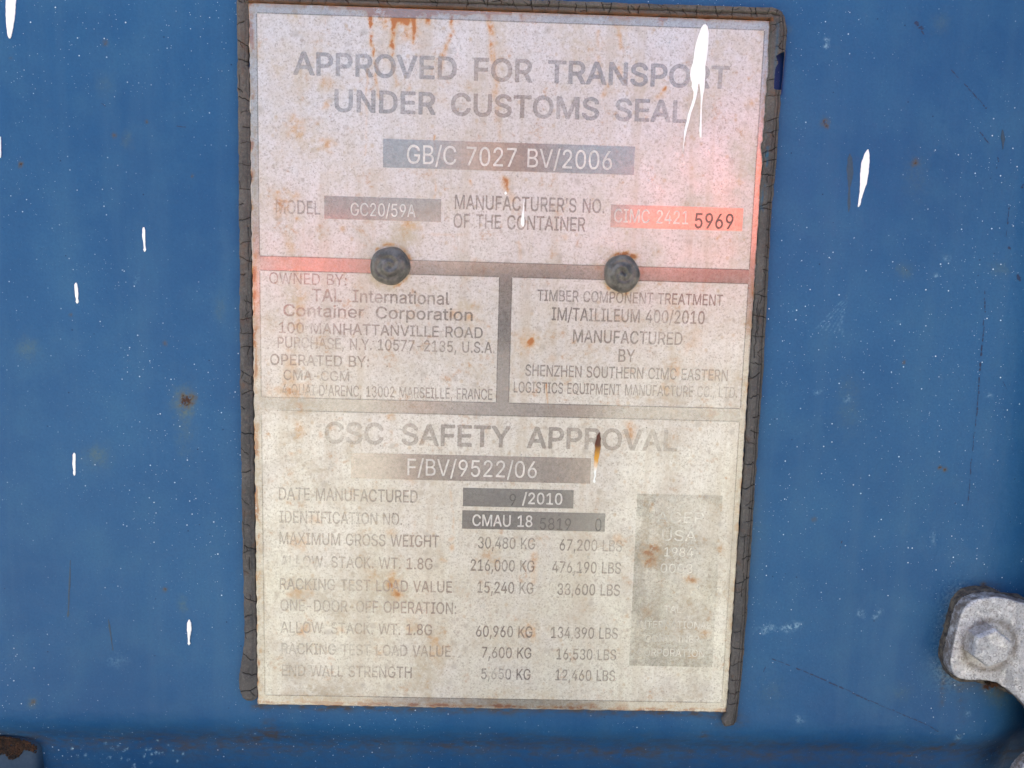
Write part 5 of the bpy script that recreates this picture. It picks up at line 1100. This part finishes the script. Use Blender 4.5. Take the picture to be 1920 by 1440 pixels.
line("4 QUAI D'ARENC, 13002 MARSEILLE, FRANCE", 529, 740, 923, 749.5, 20, bold=.012)
line('TIMBER COMPONENT TREATMENT', 1007, 565, 1355, 572, 20.5)
line('IM/TAILILEUM 400/2010', 1034, 601, 1320.6, 607, 24)
line('MANUFACTURED', 1074, 642.5, 1279, 646, 23.5)
line('BY', 1159, 678.5, 1190, 679, 23.5)
line('SHENZHEN SOUTHERN CIMC EASTERN', 984.7, 705, 1364, 714, 21)
line('LOGISTICS EQUIPMENT MANUFACTURE CO., LTD.', 963, 735.6, 1381.6, 746, 20)
line('CSC SAFETY APPROVAL', 609, 830.5, 1269, 845, 38, 'ink_pale', bold=.020, space=400)
box((658, 848.6), (1108, 859), (1107, 907), (658, 897))
line('F/BV/9522/06', 764, 891, 1006, 896, 31, 'light', YL, .004)
line('DATE MANUFACTURED', 523, 937.5, 783, 941.6, 23)
box((868, 914.5), (1075.6, 919), (1075, 953), (868, 949.5), 'banner_dark')
line('/2010', 979, 944.5, 1054, 946, 21, 'light', YL, .006)
line('9', 955, 948, 967, 948, 22, 'ink_faint', YL, 0, name='stamped_number')
line('IDENTIFICATION NO.', 524, 980, 754, 984, 22)
box((866.6, 956), (1135, 963), (1134, 997), (866.6, 991), 'banner_dark')
line('CMAU 18', 885.5, 985.5, 998, 988, 21, 'light', YL, .006)
line('5819', 1012, 993, 1070, 994, 22, 'ink_faint', YL, -.004, name='stamped_number')
line('0', 1115.5, 996, 1127, 996, 24, 'ink_faint', YL, 0, name='stamped_number')
for s, xl, yl, xr, yr, cp in [
    ('MAXIMUM GROSS WEIGHT', 524, 1020, 823, 1026, 22), ('ALLOW. STACK. WT. 1.8G', 526, 1063, 811, 1067, 21), ('RACKING TEST LOAD VALUE', 524.6, 1106, 847.5, 1110, 21),
    ('ONE-DOOR-OFF OPERATION:', 526, 1146, 855.5, 1150.5, 21.5), ('ALLOW. STACK. WT. 1.8G', 526, 1186, 810, 1191, 20.5), ('RACKING TEST LOAD VALUE', 528, 1226, 845, 1231.6, 20.5),
    ('END WALL STRENGTH', 528.6, 1267, 772, 1270.5, 20.5),
    ('30,480 KG', 896, 1028, 1003, 1029.5, 21), ('216,000 KG', 882, 1070, 1001.6, 1072, 21), ('15,240 KG', 895, 1111.5, 1000, 1113, 21), ('60,960 KG', 892.5, 1193.5, 998, 1195, 20.5),
    ('7,600 KG', 903, 1233, 996, 1234.5, 20), ('5,650 KG', 902, 1273, 994.5, 1274.5, 20),
    ('67,200 LBS', 1049, 1032, 1166, 1034, 21), ('476,190 LBS', 1035, 1073.5, 1164, 1075.5, 21), ('33,600 LBS', 1045, 1115, 1162, 1117, 21), ('134,390 LBS', 1033, 1196, 1158, 1198, 20.5),
    ('16,530 LBS', 1043, 1236, 1155, 1238, 20), ('12,460 LBS', 1041, 1275.5, 1153, 1277, 20)]:
    line(s, xl, yl, xr, yr, cp, bold=.014)
box((1196, 926), (1357, 929), (1333, 1250.5), (1178.6, 1248), 'mottled')
for s, xl, yl, xr, yr, cp in [('ACEP', 1231, 979, 1319, 981, 20), ('USA', 1240.5, 1013, 1305, 1015, 20), ('1984', 1245, 1043, 1299.5, 1044, 17), ('0003', 1238, 1073, 1298, 1075, 17),
                              ('TAL', 1245, 1148, 1277, 1149, 13), ('INTERNATIONAL', 1192.5, 1176, 1333, 1179, 13), ('CONTAINER', 1209, 1203, 1310.6, 1205, 13), ('CORPORATION', 1195, 1229, 1320, 1232, 14)]:
    line(s, xl, yl, xr, yr, cp, 'light_worn', YL, .004)

# white and rusty drips on the plate, and a glint painted on its rim
big = [(1319, 46, .8), (1323, 48, 3.2), (1321, 60, 8), (1318, 72, 10.5), (1315, 85, 12), (1313, 98, 12.5), (1312, 112, 13.5), (1309, 126, 14), (1309, 138, 15), (1311, 150, 13.5)]
outl = [(1323, 45), (1327, 50), (1329, 62), (1328, 80), (1327, 96), (1325, 110), (1323, 124), (1323, 138), (1321.5, 150), (1321, 165), (1318, 180), (1316.5, 200), (1316, 225), (1316, 248), (1315.5, 258), (1312, 258.5),
        (1312, 245), (1313, 222), (1314, 200), (1313.5, 180), (1312.5, 166), (1311.5, 157), (1309, 158), (1308.5, 170), (1305.5, 184), (1302, 197), (1296.5, 212), (1292.5, 226), (1288.5, 243), (1285, 258), (1281.5, 275), (1280, 290), (1281.2, 275),
        (1282, 260), (1283, 246), (1285, 236), (1291, 216), (1294, 204), (1290, 222), (1287, 228), (1289, 216), (1295, 200), (1300, 184), (1301, 172), (1297, 162), (1298, 155), (1296, 150), (1294, 140), (1296, 128), (1299, 118), (1301, 108), (1303, 92),
        (1305, 80), (1310, 66), (1315, 52), (1319, 46)]
r7 = random.Random(5)
outl = [(a + r7.uniform(-.5, .5), b) for a, b in outl]
link('paint_splash', outline_mesh('paint_splash', outl, PY - .0004, .00035, .00008), MAT['white'], plate, 'large white paint splash with three runs at the top right')
drip('drip_or_glint', [(983, 372, .4), (981.5, 390, 1.0), (980.5, 402, 2.0), (980, 412, 3.2), (980, 420, 3.6), (980.5, 425, 1)], plate, PY - .00015, seed=31)
drip('drip_or_glint', [(948, 359, .8), (948, 362, 3), (948, 365, .8)], plate, PY - .00015, seed=32, jag=.1)
n = NT('rust_stained_white_paint')
sx = n.t.nodes.new('ShaderNodeSeparateXYZ')
n.lk(n.pos, sx.inputs[0])
za, zb = P(1120, 835, PY)[2], P(1116, 880, PY)[2]
zz = n.math('ADD', sx.outputs['Z'], n.math('MULTIPLY', n.noise(500, 3), .003))
c = n.mix(n.ramp(zz, zb, (za + zb) / 2 + .001), (0.86, 0.88, 0.86), (0.62, 0.30, 0.03))
c = n.mix(n.ramp(zz, (za + zb) / 2 + .001, za + .003), c, (0.075, 0.018, 0.010))
MAT['stained'] = n.final(c, .3)
drip('drip_or_glint', [(1124, 811, .6), (1123, 818, 3.6), (1121.5, 832, 5.2), (1120.5, 846, 5), (1119, 858, 4.4), (1117.5, 870, 3.6), (1116.5, 882, 2.8), (1115.5, 893, 1.4), (1114.5, 898, 1.2), (1114.5, 903, 2.8), (1115, 906, .8)],
     plate, PY - .00015, 'stained', .0004, 'rust-brown to white drip beside the lower grey box', .7, 33)
drip('drip_or_glint', [(1449.5, 140, .4), (1449, 150, 1.2), (1448.2, 160, 1.3), (1447.5, 170, .6)], plate, PY + .0005, seed=34, jag=.1)  # white sliver painted in as the glint on the plate's rim


# rivets: squashed domes with a swirl scar
def rivet(cx, cy, rpx, seed, h=.0058):
    c = np.array(P(cx, cy, PY - .002))
    r = rpx / F_PX * (-CAM[1] - .002)
    nr, na = 48, 120
    R, Aa = np.meshgrid(np.linspace(0, 1, nr), np.linspace(0, 2 * np.pi, na, endpoint=False))
    rr = R * r * (1 + .035 * np.sin(2 * Aa + seed) + .02 * np.sin(5 * Aa + seed * 2) * R)
    prof = np.where(R < .62, 1 - .22 * (R / .62) ** 2, 0)
    t = np.clip((R - .62) / .38, 0, 1)
    prof = np.where(R >= .62, .78 * np.sqrt(np.clip(1 - t ** 2.3, 0, 1)), prof)
    sw = np.sin(Aa * 1.0 - R * 11 + seed) * np.exp(-((R - .35) / .25) ** 2) * .11
    sw += -.16 * np.exp(-((R * np.cos(Aa - .6) - .05) / .12) ** 2 - ((R * np.sin(Aa - .6) - .02) / .22) ** 2)
    sw += .03 * vnoise(R * np.cos(Aa) * 5 + seed * 9, R * np.sin(Aa) * 5, seed)
    yy = -(h * (prof + sw * (R < .95)))
    co = np.stack([c[0] + rr * np.cos(Aa), PY - .0001 + yy + .0, c[2] + rr * np.sin(Aa)], -1)
    i = np.arange(nr * na).reshape(na, nr)
    j = np.roll(i, -1, 0)
    q = np.stack([i[:, :-1], i[:, 1:], j[:, 1:], j[:, :-1]], -1).reshape(-1, 4)
    me = mesh_np('rivet', co.reshape(-1, 3), q)
    return me


link('rivet', rivet(730.5, 498.5, 36, 1), MAT['rivet'], plate, 'left grey rivet head')
link('rivet', rivet(1167, 513, 34, 4), MAT['rivet'], plate, 'right grey rivet head')

# ------------------------------------------------------------------ the sealant bead round three sides
def interp(tab, s):
    t = np.array(tab, float)
    return np.stack([np.interp(s, t[:, 0], t[:, 1]), np.interp(s, t[:, 0], t[:, 2])], -1)


def crack_field(s, t, width, n_tr, n_lo, L, seed):
    """distance (in survey units) to random cracks drawn in along/across coordinates"""
    r = random.Random(seed)
    d = np.full(s.shape, 99.0)
    wd = np.full(s.shape, 1.0)

    def add(pts, w):
        nonlocal d, wd
        lo, hi = min(p[0] for p in pts) - 6, max(p[0] for p in pts) + 6
        k = (s > lo) & (s < hi)
        for a, b in zip(pts[:-1], pts[1:]):
            dd = seg_dist(s[k], t[k], a[0], a[1], b[0], b[1])[0] / w
            d[k] = np.minimum(d[k], dd)
    q = r.uniform(5, 20)
    while q < L:
        k = r.random()
        a, b = (0, 1) if k < .35 else ((0, r.uniform(.4, .8)) if k < .7 else (r.uniform(.2, .5), 1))
        m = 5
        sl = r.uniform(-.35, .55) * width
        pts = [(q + sl * j / m + r.uniform(-1.6, 1.6), (a + (b - a) * j / m) * width) for j in range(m + 1)]
        add(pts, r.uniform(.55, 1.15))
        if r.random() < .45:                      # a fork
            j = r.randint(1, 4)
            x0, y0 = pts[j]
            dr = r.choice((-1, 1))
            add([(x0, y0), (x0 + dr * r.uniform(3, 7), y0 + r.uniform(-2, 5)), (x0 + dr * r.uniform(9, 16), y0 + r.uniform(-4, 7))], r.uniform(.45, .8))
        q += r.uniform(*n_tr)
    for _ in range(n_lo):
        q0, w0 = r.uniform(0, L), r.uniform(.25, .85) * width
        ln = r.uniform(20, 110)
        m = max(3, int(ln / 7))
        add([(q0 + ln * j / m, w0 + r.uniform(-1.5, 1.5)) for j in range(m + 1)], r.uniform(.4, .75))
    return d


def bead_strip(outer, inner, along, s0, s1, h, seed, n_tr=(14, 42), n_lo=10, prof='dome', gap=None, width=30, over=.0, step=.75, caps=(1, 1)):
    """outer/inner: function of s giving survey points"""
    ns = int((s1 - s0) / step)
    nt = 34
    s = np.linspace(s0, s1, ns)
    t = np.linspace(0, 1, nt)
    O, I = outer(s), inner(s)
    S, T = np.meshgrid(s, t, indexing='ij')
    # ragged rims
    jo = .8 * vnoise(s / 14, s * 0, seed) + .35 * vnoise(s / 4, s * 0, seed + 1)
    ji = 1.2 * vnoise(s / 17, s * 0, seed + 2) + .8 * vnoise(s / 5, s * 0, seed + 3)
    W = np.hypot(*(I - O).T)[:, None]
    Te = T * (1 + (ji / W[:, 0])[:, None] * T) + (jo / W[:, 0])[:, None] * (1 - T)
    U = O[:, None, 0] + (I - O)[:, None, 0] * Te
    V = O[:, None, 1] + (I - O)[:, None, 1] * Te
    flat = np.stack([P(a, b) for a, b in zip(U.ravel(), V.ravel())]) if False else None
    # vectorised P at y=0
    d = np.stack([(U.ravel() - CX) / F_PX, (V.ravel() - CY) / F_PX, np.ones(U.size)], -1) @ M
    k = (0 - CAM[1]) / d[:, 1]
    co = CAM + d * k[:, None]
    if prof == 'dome':
        hh = np.clip(np.sin(np.pi * np.clip(T, .0, 1) ** .8), 0, 1) ** .38
        hh = hh * (1 + .10 * vnoise(S / 60, T * 2, seed + 5))
        hh = hh - .10 * np.exp(-((T - .78) / .05) ** 2)
    elif prof == 'step':
        hh = np.minimum(1, (T / .16) ** .6) * np.where(T < .55, 1.0, .80) - .30 * np.exp(-((T - .56) / .05) ** 2)
        hh = hh * np.clip((1 - T) / .08, 0, 1) ** .5
    else:
        hh = np.clip((1 - T) / .07, 0, 1) ** .5 * np.minimum(1, (T / .2) ** .6) * (.75 + .25 * T)
        hh = hh - .28 * np.exp(-((T - .28 - .05 * vnoise(S / 90, S * 0, 2)) / .05) ** 2) - .14 * np.exp(-((T - .45) / .04) ** 2)
    # height needed to clear the plate where the bead laps over it
    end = np.ones_like(S)
    if caps[0]:
        end *= np.clip((S - s0) / 12, 0, 1) ** .5
    if caps[1]:
        end *= np.clip((s1 - S) / 12, 0, 1) ** .5
    H = h * hh * end
    H = H + .00016 * fbm(S / 6, T * 5, seed + 8) + .00025 * vnoise(S / 40, T * 2, seed + 9)
    cd = crack_field(S + 0, T * width, width, n_tr, n_lo, s1, seed)
    wc = .68
    cr = np.exp(-(cd / wc) ** 2)
    H = H - .0006 * cr
    co[:, 1] = -np.maximum(H.ravel(), -.0002)
    # keep the inner rim just above the plate, the outer rim just below the door face
    co[:, 1] = np.minimum(co[:, 1], 0.0004)
    q = grid_quads(nt, ns)
    keep = np.ones(len(q), bool)
    if gap is not None:
        m = gap(U, V).ravel()
        keep = ~np.all(m[q], axis=1)
    return co, q[keep], np.clip(cr * 1.3, 0, 1).ravel(), U.ravel(), V.ravel()


def tab(points):
    return lambda s: interp(points, s)


# tables: s, px, py
left = bead_strip(tab([(0, 446, -8), (100, 447, 100), (400, 450, 400), (700, 452, 700), (1000, 456, 1000), (1190, 460, 1190), (1225, 457, 1222), (1262, 449.5, 1262), (1285, 450.5, 1288), (1300, 455, 1303), (1312, 464, 1312)]),
                  tab([(0, 470, -8), (12, 470, 12), (30, 471, 30), (95, 468, 95), (125, 467, 125), (135, 472, 135), (300, 474, 300), (600, 475, 600), (800, 478, 800), (1000, 481, 1000), (1190, 483, 1190), (1225, 484, 1225), (1262, 487.5, 1262), (1285, 488, 1285), (1300, 486, 1303), (1312, 478, 1312)]),
                  None, 0, 1313, .0032, 3, n_tr=(14, 50), n_lo=5, prof='dome', width=27)
top = bead_strip(tab([(450, 448, -13), (900, 900, -1), (1200, 1200, 10), (1440, 1440, 17), (1466, 1466, 24)]),
                 tab([(450, 456, 9), (468, 468, 10), (500, 500, 8.5), (680, 680, 14.5), (958, 958, 24), (1442, 1442, 41), (1466, 1460, 44)]),
                 None, 450, 1467, .0042, 5, n_tr=(12, 34), n_lo=5, prof='step', width=23)
right = bead_strip(tab([(22, 1464, 21), (30, 1471, 32), (60, 1475, 60), (110, 1471.5, 110), (170, 1464, 172), (300, 1455, 300), (420, 1444, 420), (640, 1434, 640), (900, 1416, 900), (1140, 1401, 1140), (1300, 1387, 1300), (1345, 1382, 1345), (1360, 1375, 1358)]),
                   tab([(22, 1438.5, 30), (41, 1438.5, 41), (130, 1437.5, 130), (230, 1429.5, 230), (262, 1428.5, 262), (275, 1423.5, 275), (292, 1425.5, 292), (310, 1427.5, 310), (325, 1424.5, 325), (420, 1419.5, 420), (640, 1406.5, 640), (900, 1390.5, 900), (1140, 1373.5, 1140), (1300, 1362.5, 1300), (1332, 1358.5, 1334), (1345, 1351.5, 1347), (1360, 1357.5, 1360)]),
                   None, 22, 1361, .0040, 9, n_tr=(14, 46), n_lo=6, prof='lap', width=26,
                   gap=lambda U, V: ((V > 101 + np.clip(1462 - U, 0, 20) * .6) & (V < 172) & (U < 1467.5 - (V - 100) * .06) & (U > 1449.5 - (V - 100) * .07 + 5 * np.exp(-((V - 122) / 7) ** 2))))
cos, qs, crk, rst, blu = [], [], [], [], []
n = 0
for co, q, cr, U, V in (left, top, right):
    cos.append(co)
    qs.append(q + n)
    crk.append(cr)
    n += len(co)
    r_ = np.exp(-((V - (9 + (U - 468) * .0335)) / 4) ** 2) * (U > 470) * (U < 1445) * 1.2 + .5 * np.clip(fbm(U / 20, V / 20, 7) - .5, 0, 1)
    rst.append(r_)
    blu.append(1.1 * np.exp(-(seg_dist(U, V, 1436, 245, 1424, 400)[0] / 4) ** 2) * np.clip(.3 + fbm(U / 6, V / 14, 3), 0, 1) + .5 * np.exp(-(seg_dist(U, V, 1453, 50, 1447, 150)[0] / 3) ** 2))
bme = mesh_np('sealant_bead', np.concatenate(cos), np.concatenate(qs))
bm = bmesh.new()
bm.from_mesh(bme)
bmesh.ops.recalc_face_normals(bm, faces=bm.faces)
bm.to_mesh(bme)
bm.free()
attr(bme, 'crack', np.concatenate(crk))
attr(bme, 'rust', np.concatenate(rst))
attr(bme, 'blue', np.concatenate(blu))
link('sealant_bead', bme, MAT['sealant'], None, 'cracked grey sealant bead around the left, top and right edges of the plate', 'sealant bead')


# ------------------------------------------------------------------ the galvanised hinge with its bolt
def evaluated(o):
    bpy.context.view_layer.update()
    dg = bpy.context.evaluated_depsgraph_get()
    me = bpy.data.meshes.new_from_object(o.evaluated_get(dg))
    return me


def lumpy(me, name, voxel, amp, scale, edge_fn=None, seed=0):
    """voxel-remesh a solid and push its surface about by noise: cast and galvanised skin"""
    o = bpy.data.objects.new('tmp', me)
    col.objects.link(o)
    m = o.modifiers.new('r', 'REMESH')
    m.mode = 'VOXEL'
    m.voxel_size = voxel
    m2 = o.modifiers.new('s', 'SMOOTH')
    m2.iterations = 1
    m2.factor = .5
    out = evaluated(o)
    bpy.data.objects.remove(o)
    out.name = name
    n = len(out.vertices)
    co = np.zeros(n * 3)
    no = np.zeros(n * 3)
    out.vertices.foreach_get('co', co)
    out.vertex_normals.foreach_get('vector', no) if hasattr(out, 'vertex_normals') else out.vertices.foreach_get('normal', no)
    co, no = co.reshape(-1, 3), no.reshape(-1, 3)
    h = np.array([mnoise.fractal(Vector(c * scale) + Vector((seed, 0, 0)), .8, 2.1, 4) for c in co])
    out.vertices.foreach_set('co', (co + no * (h * amp)[:, None]).astype(np.float32).ravel())
    if edge_fn:
        attr(out, 'side_shade', edge_fn(co, no))
    out.polygons.foreach_set('use_smooth', np.ones(len(out.polygons), bool))
    out.update()
    return out


hinge = empty('hinge', P(1860, 1215, 0), 'pitted galvanised steel hinge lobe at the lower right, held by a hex bolt', 'hinge')
HY = -.0125
BC = P(1853, 1209, HY)
front = [(1920, 1131), (1892, 1123), (1865, 1119), (1836, 1123), (1822, 1129), (1811, 1138), (1803, 1153), (1795, 1184), (1787.5, 1215), (1783, 1239), (1785, 1257), (1790, 1267), (1799, 1273), (1817, 1276), (1852, 1277), (1871, 1282),
         (1890, 1294), (1905, 1306), (1920, 1320), (1938, 1342), (1953, 1368), (1955, 1396), (1943, 1418), (1926, 1434), (1913, 1448), (1902, 1468), (1908, 1490), (1930, 1510), (1980, 1520), (2040, 1500), (2080, 1440), (2095, 1330), (2080, 1220), (2040, 1165), (1980, 1142)]
back = [(1931, 1126), (1894, 1122), (1880, 1113), (1865, 1107), (1836, 1106.5), (1816, 1111), (1804, 1121), (1795, 1134), (1789, 1156), (1782, 1190), (1773.5, 1214), (1771.5, 1235), (1777, 1256), (1787, 1273), (1800, 1281), (1830, 1281), (1870, 1290), (1950, 1330), (1990, 1230)]
fm = outline_mesh('blade', front, HY, .0065, .0009)
fm = lumpy(fm, 'blade', .00055, .00028, 300, lambda c, n: np.clip(np.clip(1.1 - np.abs(n[:, 1]) * 1.6, 0, 1) * .9 + .75 * np.exp(-((np.hypot(c[:, 0] - BC[0] - .0006, c[:, 2] - BC[2] + .0003) - .0118) / .0016) ** 2), 0, 1), 3)  # ring round the bolt and blade sides painted darker as contact shade
link('blade', fm, MAT['galv'], hinge)
gk = outline_mesh('backing_plate', back, -.0055, .0085, .001)
gk = lumpy(gk, 'backing_plate', .0007, .0003, 300, None, 9)
link('backing_plate', gk, MAT['gasket'], hinge, 'dark dirt-caked backing plate behind the hinge')
rim_pts = [(1797, 1140), (1790, 1165), (1783, 1195), (1775, 1220), (1773, 1240), (1780, 1258), (1786, 1262), (1781, 1240), (1786, 1215), (1794, 1184), (1801, 1155), (1806, 1143)]
MAT['crud'] = flat_mat('pale_dried_dirt', (0.07, 0.055, 0.04), (0.27, 0.235, 0.165), 500, .95, bumpd=.0005)
crust('dirt_crust', rim_pts, -.0062, 'crud', hinge, h=.0010, n=420, seed=6, label='pale dried dirt caked along the left rim')
crust('rust_flake', [(1846, 1278), (1872, 1281), (1871, 1285), (1860, 1287), (1850, 1283)], -.006, 'rust', hinge, h=.0012, n=50, seed=8, label='brown rust flake under the hinge')

bc = P(1858, 1214.5, HY - .0062)
bm = bmesh.new()
Rb = 40 / F_PX * (HY - .0062 - CAM[1])
ring0 = []
for lev, (yy, f) in enumerate([(HY + .002, 1.02), (HY - .0066, 1.0), (HY - .0076, .92)]):
    ring = []
    for k in range(6):
        a = math.radians(60 * k + 24)
        ring.append(bm.verts.new((bc[0] + Rb * f * math.cos(a), yy, bc[2] + Rb * f * math.sin(a))))
    if ring0:
        for k in range(6):
            bm.faces.new((ring0[k], ring0[(k + 1) % 6], ring[(k + 1) % 6], ring[k]))
    else:
        bm.faces.new(ring[::-1])
    ring0 = ring
bm.faces.new(ring0)
bmesh.ops.recalc_face_normals(bm, faces=bm.faces)
m = bpy.data.meshes.new('b')
bm.to_mesh(m)
bm.free()
bo = link('bolt', lumpy(m, 'bolt', .00035, .00016, 420, lambda c, n: np.clip(1.25 - np.abs(n[:, 1]) * 1.5, 0, 1) * .55 * (c[:, 1] > HY - .0055), 5), MAT['galv'], hinge, 'pitted grey hex bolt head')  # bolt sides painted darker, since their real shading is flat


# ------------------------------------------------------------------ whoever took the picture: seen only as a soft reddish reflection in the plate
def skinned(name, joints, bones, mat, parent=None, root=0, sub=2, extra=None, **kw):
    me = bpy.data.meshes.new(name)
    me.from_pydata([j[:3] for j in joints], bones, [])
    o = bpy.data.objects.new('tmp', me)
    col.objects.link(o)
    o.modifiers.new('sk', 'SKIN')
    if not me.skin_vertices:
        bpy.context.view_layer.objects.active = o
        bpy.ops.mesh.customdata_skin_add()
    for i, j in enumerate(joints):
        me.skin_vertices[0].data[i].radius = (j[3], j[4] if len(j) > 4 else j[3])
        me.skin_vertices[0].data[i].use_root = (i == root)
    ss = o.modifiers.new('su', 'SUBSURF')
    ss.levels = sub
    out = evaluated(o)
    bpy.data.objects.remove(o)
    out.name = name
    out.polygons.foreach_set('use_smooth', np.ones(len(out.polygons), bool))
    return link(name, out, mat, parent, **kw)


GZ = -1.35
skin_m = flat_mat('skin', (0.38, 0.27, 0.21), (0.42, 0.30, 0.24), 60, .5)
vest_m = flat_mat('grey_vest_cloth', (0.20, 0.195, 0.19), (0.26, 0.255, 0.25), 90, .8)
red_m = flat_mat('red_sleeve_cloth', JACKET[0], JACKET[1], 90, .75)
den_m = flat_mat('dark_trousers_cloth', (0.03, 0.04, 0.07), (0.05, 0.06, 0.09), 90, .85)
hair_m = flat_mat('dark_hair', (0.02, 0.014, 0.01), (0.04, 0.03, 0.02), 200, .6)
YP = -.80
J = [(0, YP, -.42, .14, .11), (0, YP, -.20, .14, .11), (0, YP, .0, .15, .11), (0, YP, .10, .08, .08), (0, YP + .01, .17, .052), (0, YP + .015, .25, .075, .085), (0, YP + .02, .33, .078, .092), (0, YP, .39, .05, .06)]
Bn = [(0, 1), (1, 2), (2, 3), (3, 4), (4, 5), (5, 6), (6, 7)]
ARM_R = [(.17, 0, .075), (.31, .03, .15), (.44, .10, .20), (.34, .28, .09), (.15, .385, .04)]
ARM_L = [(.17, 0, .065), (.27, .06, .04), (.30, .12, .03), (.21, .32, .02), (.115, .385, .02)]
for s, A in ((-1, ARM_L), (1, ARM_R)):
    k = len(J)
    J += [(s * a, YP + b_, c_, r_) for (a, b_, c_), r_ in zip(A, (.062, .052, .042, .038, .026))]
    J += [(s * .105 + .02, YP + .435, .035, .016, .034)]
    Bn += [(2, k), (k, k + 1), (k + 1, k + 2), (k + 2, k + 3), (k + 3, k + 4), (k + 4, k + 5)]
    k = len(J)
    J += [(s * .10, YP, -.52, .095), (s * .11, YP + .02, -.92, .06), (s * .12, YP - .02, -1.25, .04), (s * .125, YP + .13, GZ + .035, .035)]
    Bn += [(0, k), (k, k + 1), (k + 1, k + 2), (k + 2, k + 3)]
body = skinned('person', J, Bn, skin_m, label='person in grey vest and red sleeves facing the door with a phone in both hands', cat='person')
JK = [(0, YP, -.45, .165, .125), (0, YP, -.20, .165, .125), (0, YP, .0, .16, .115), (0, YP, .09, .10, .09)]
skinned('vest', JK, [(0, 1), (1, 2), (2, 3)], vest_m, body)
for s, A in ((-1, ARM_L), (1, ARM_R)):
    q = [(s * a, YP + b_, c_ , r_) for (a, b_, c_), r_ in zip(A[:5], (.09, .098, .095, .075, .05) if s > 0 else (.085, .068, .058, .050, .042))]
    skinned('sleeve', q, [(0, 1), (1, 2), (2, 3), (3, 4)], red_m, body)
TJ = [(0, YP, -.44, .16, .12), (0, YP, -.52, .15, .12)]
TB = [(0, 1)]
for s in (-1, 1):
    k = len(TJ)
    TJ += [(s * .10, YP, -.62, .10), (s * .11, YP + .02, -.92, .075), (s * .12, YP - .02, -1.24, .058)]
    TB += [(1, k), (k, k + 1), (k + 1, k + 2)]
skinned('trousers', TJ, TB, den_m, body)
skinned('hair', [(0, YP - .03, .29, .07, .08), (0, YP - .015, .36, .085, .095), (0, YP + .005, .41, .055, .07)], [(0, 1), (1, 2)], hair_m, body)
skinned('nose', [(0, YP + .098, .33, .009), (0, YP + .118, .305, .014), (0, YP + .10, .295, .01)], [(0, 1), (1, 2)], skin_m, body)
for s in (-1, 1):
    bm = bmesh.new()
    bmesh.ops.create_uvsphere(bm, u_segments=16, v_segments=10, radius=.013, matrix=Matrix.Translation((s * .032, YP + .094, .335)))
    me = bpy.data.meshes.new('eye')
    bm.to_mesh(me)
    bm.free()
    link('eye', me, flat_mat('eye_white', (.6, .6, .6), (.7, .7, .7), 50, .2), body)
    for k in range(4):
        z0 = .062 - k * .020
        ln = [.9, 1.0, .95, .8][k]
        skinned('finger', [(s * .118 + .02, YP + .425, z0, .010), (s * .10 + .02, YP + .437 + .02 * ln, z0 + .002, .0092), (s * .080 + .02, YP + .437 + .020 * ln, z0, .0085), (s * .066 + .02, YP + .437 + .014, z0 - .001, .0075)], [(0, 1), (1, 2), (2, 3)], skin_m, body, sub=1)
    skinned('thumb', [(s * .118 + .02, YP + .412, .02, .012), (s * .10 + .02, YP + .400, .045, .010), (s * .075 + .02, YP + .408, .062, .009)], [(0, 1), (1, 2)], skin_m, body, sub=1)
ph = empty('phone', (.02, YP + .435, .03), 'dark phone held up level by the person in the grey vest', 'phone')
bm = bmesh.new()
bmesh.ops.create_cube(bm, size=1, matrix=Matrix.Translation((.02, YP + .435, .030)) @ Matrix.Diagonal((.147, .008, .072, 1)))
bmesh.ops.bevel(bm, geom=[e for e in bm.edges if abs((e.verts[0].co - e.verts[1].co).normalized().y) > .9], offset=.012, segments=5, affect='EDGES')
me = bpy.data.meshes.new('phone_body')
bm.to_mesh(me)
bm.free()
link('phone_body', me, flat_mat('dark_phone_glass', (0.012, 0.013, 0.016), (0.015, 0.016, 0.02), 40, .15), ph)
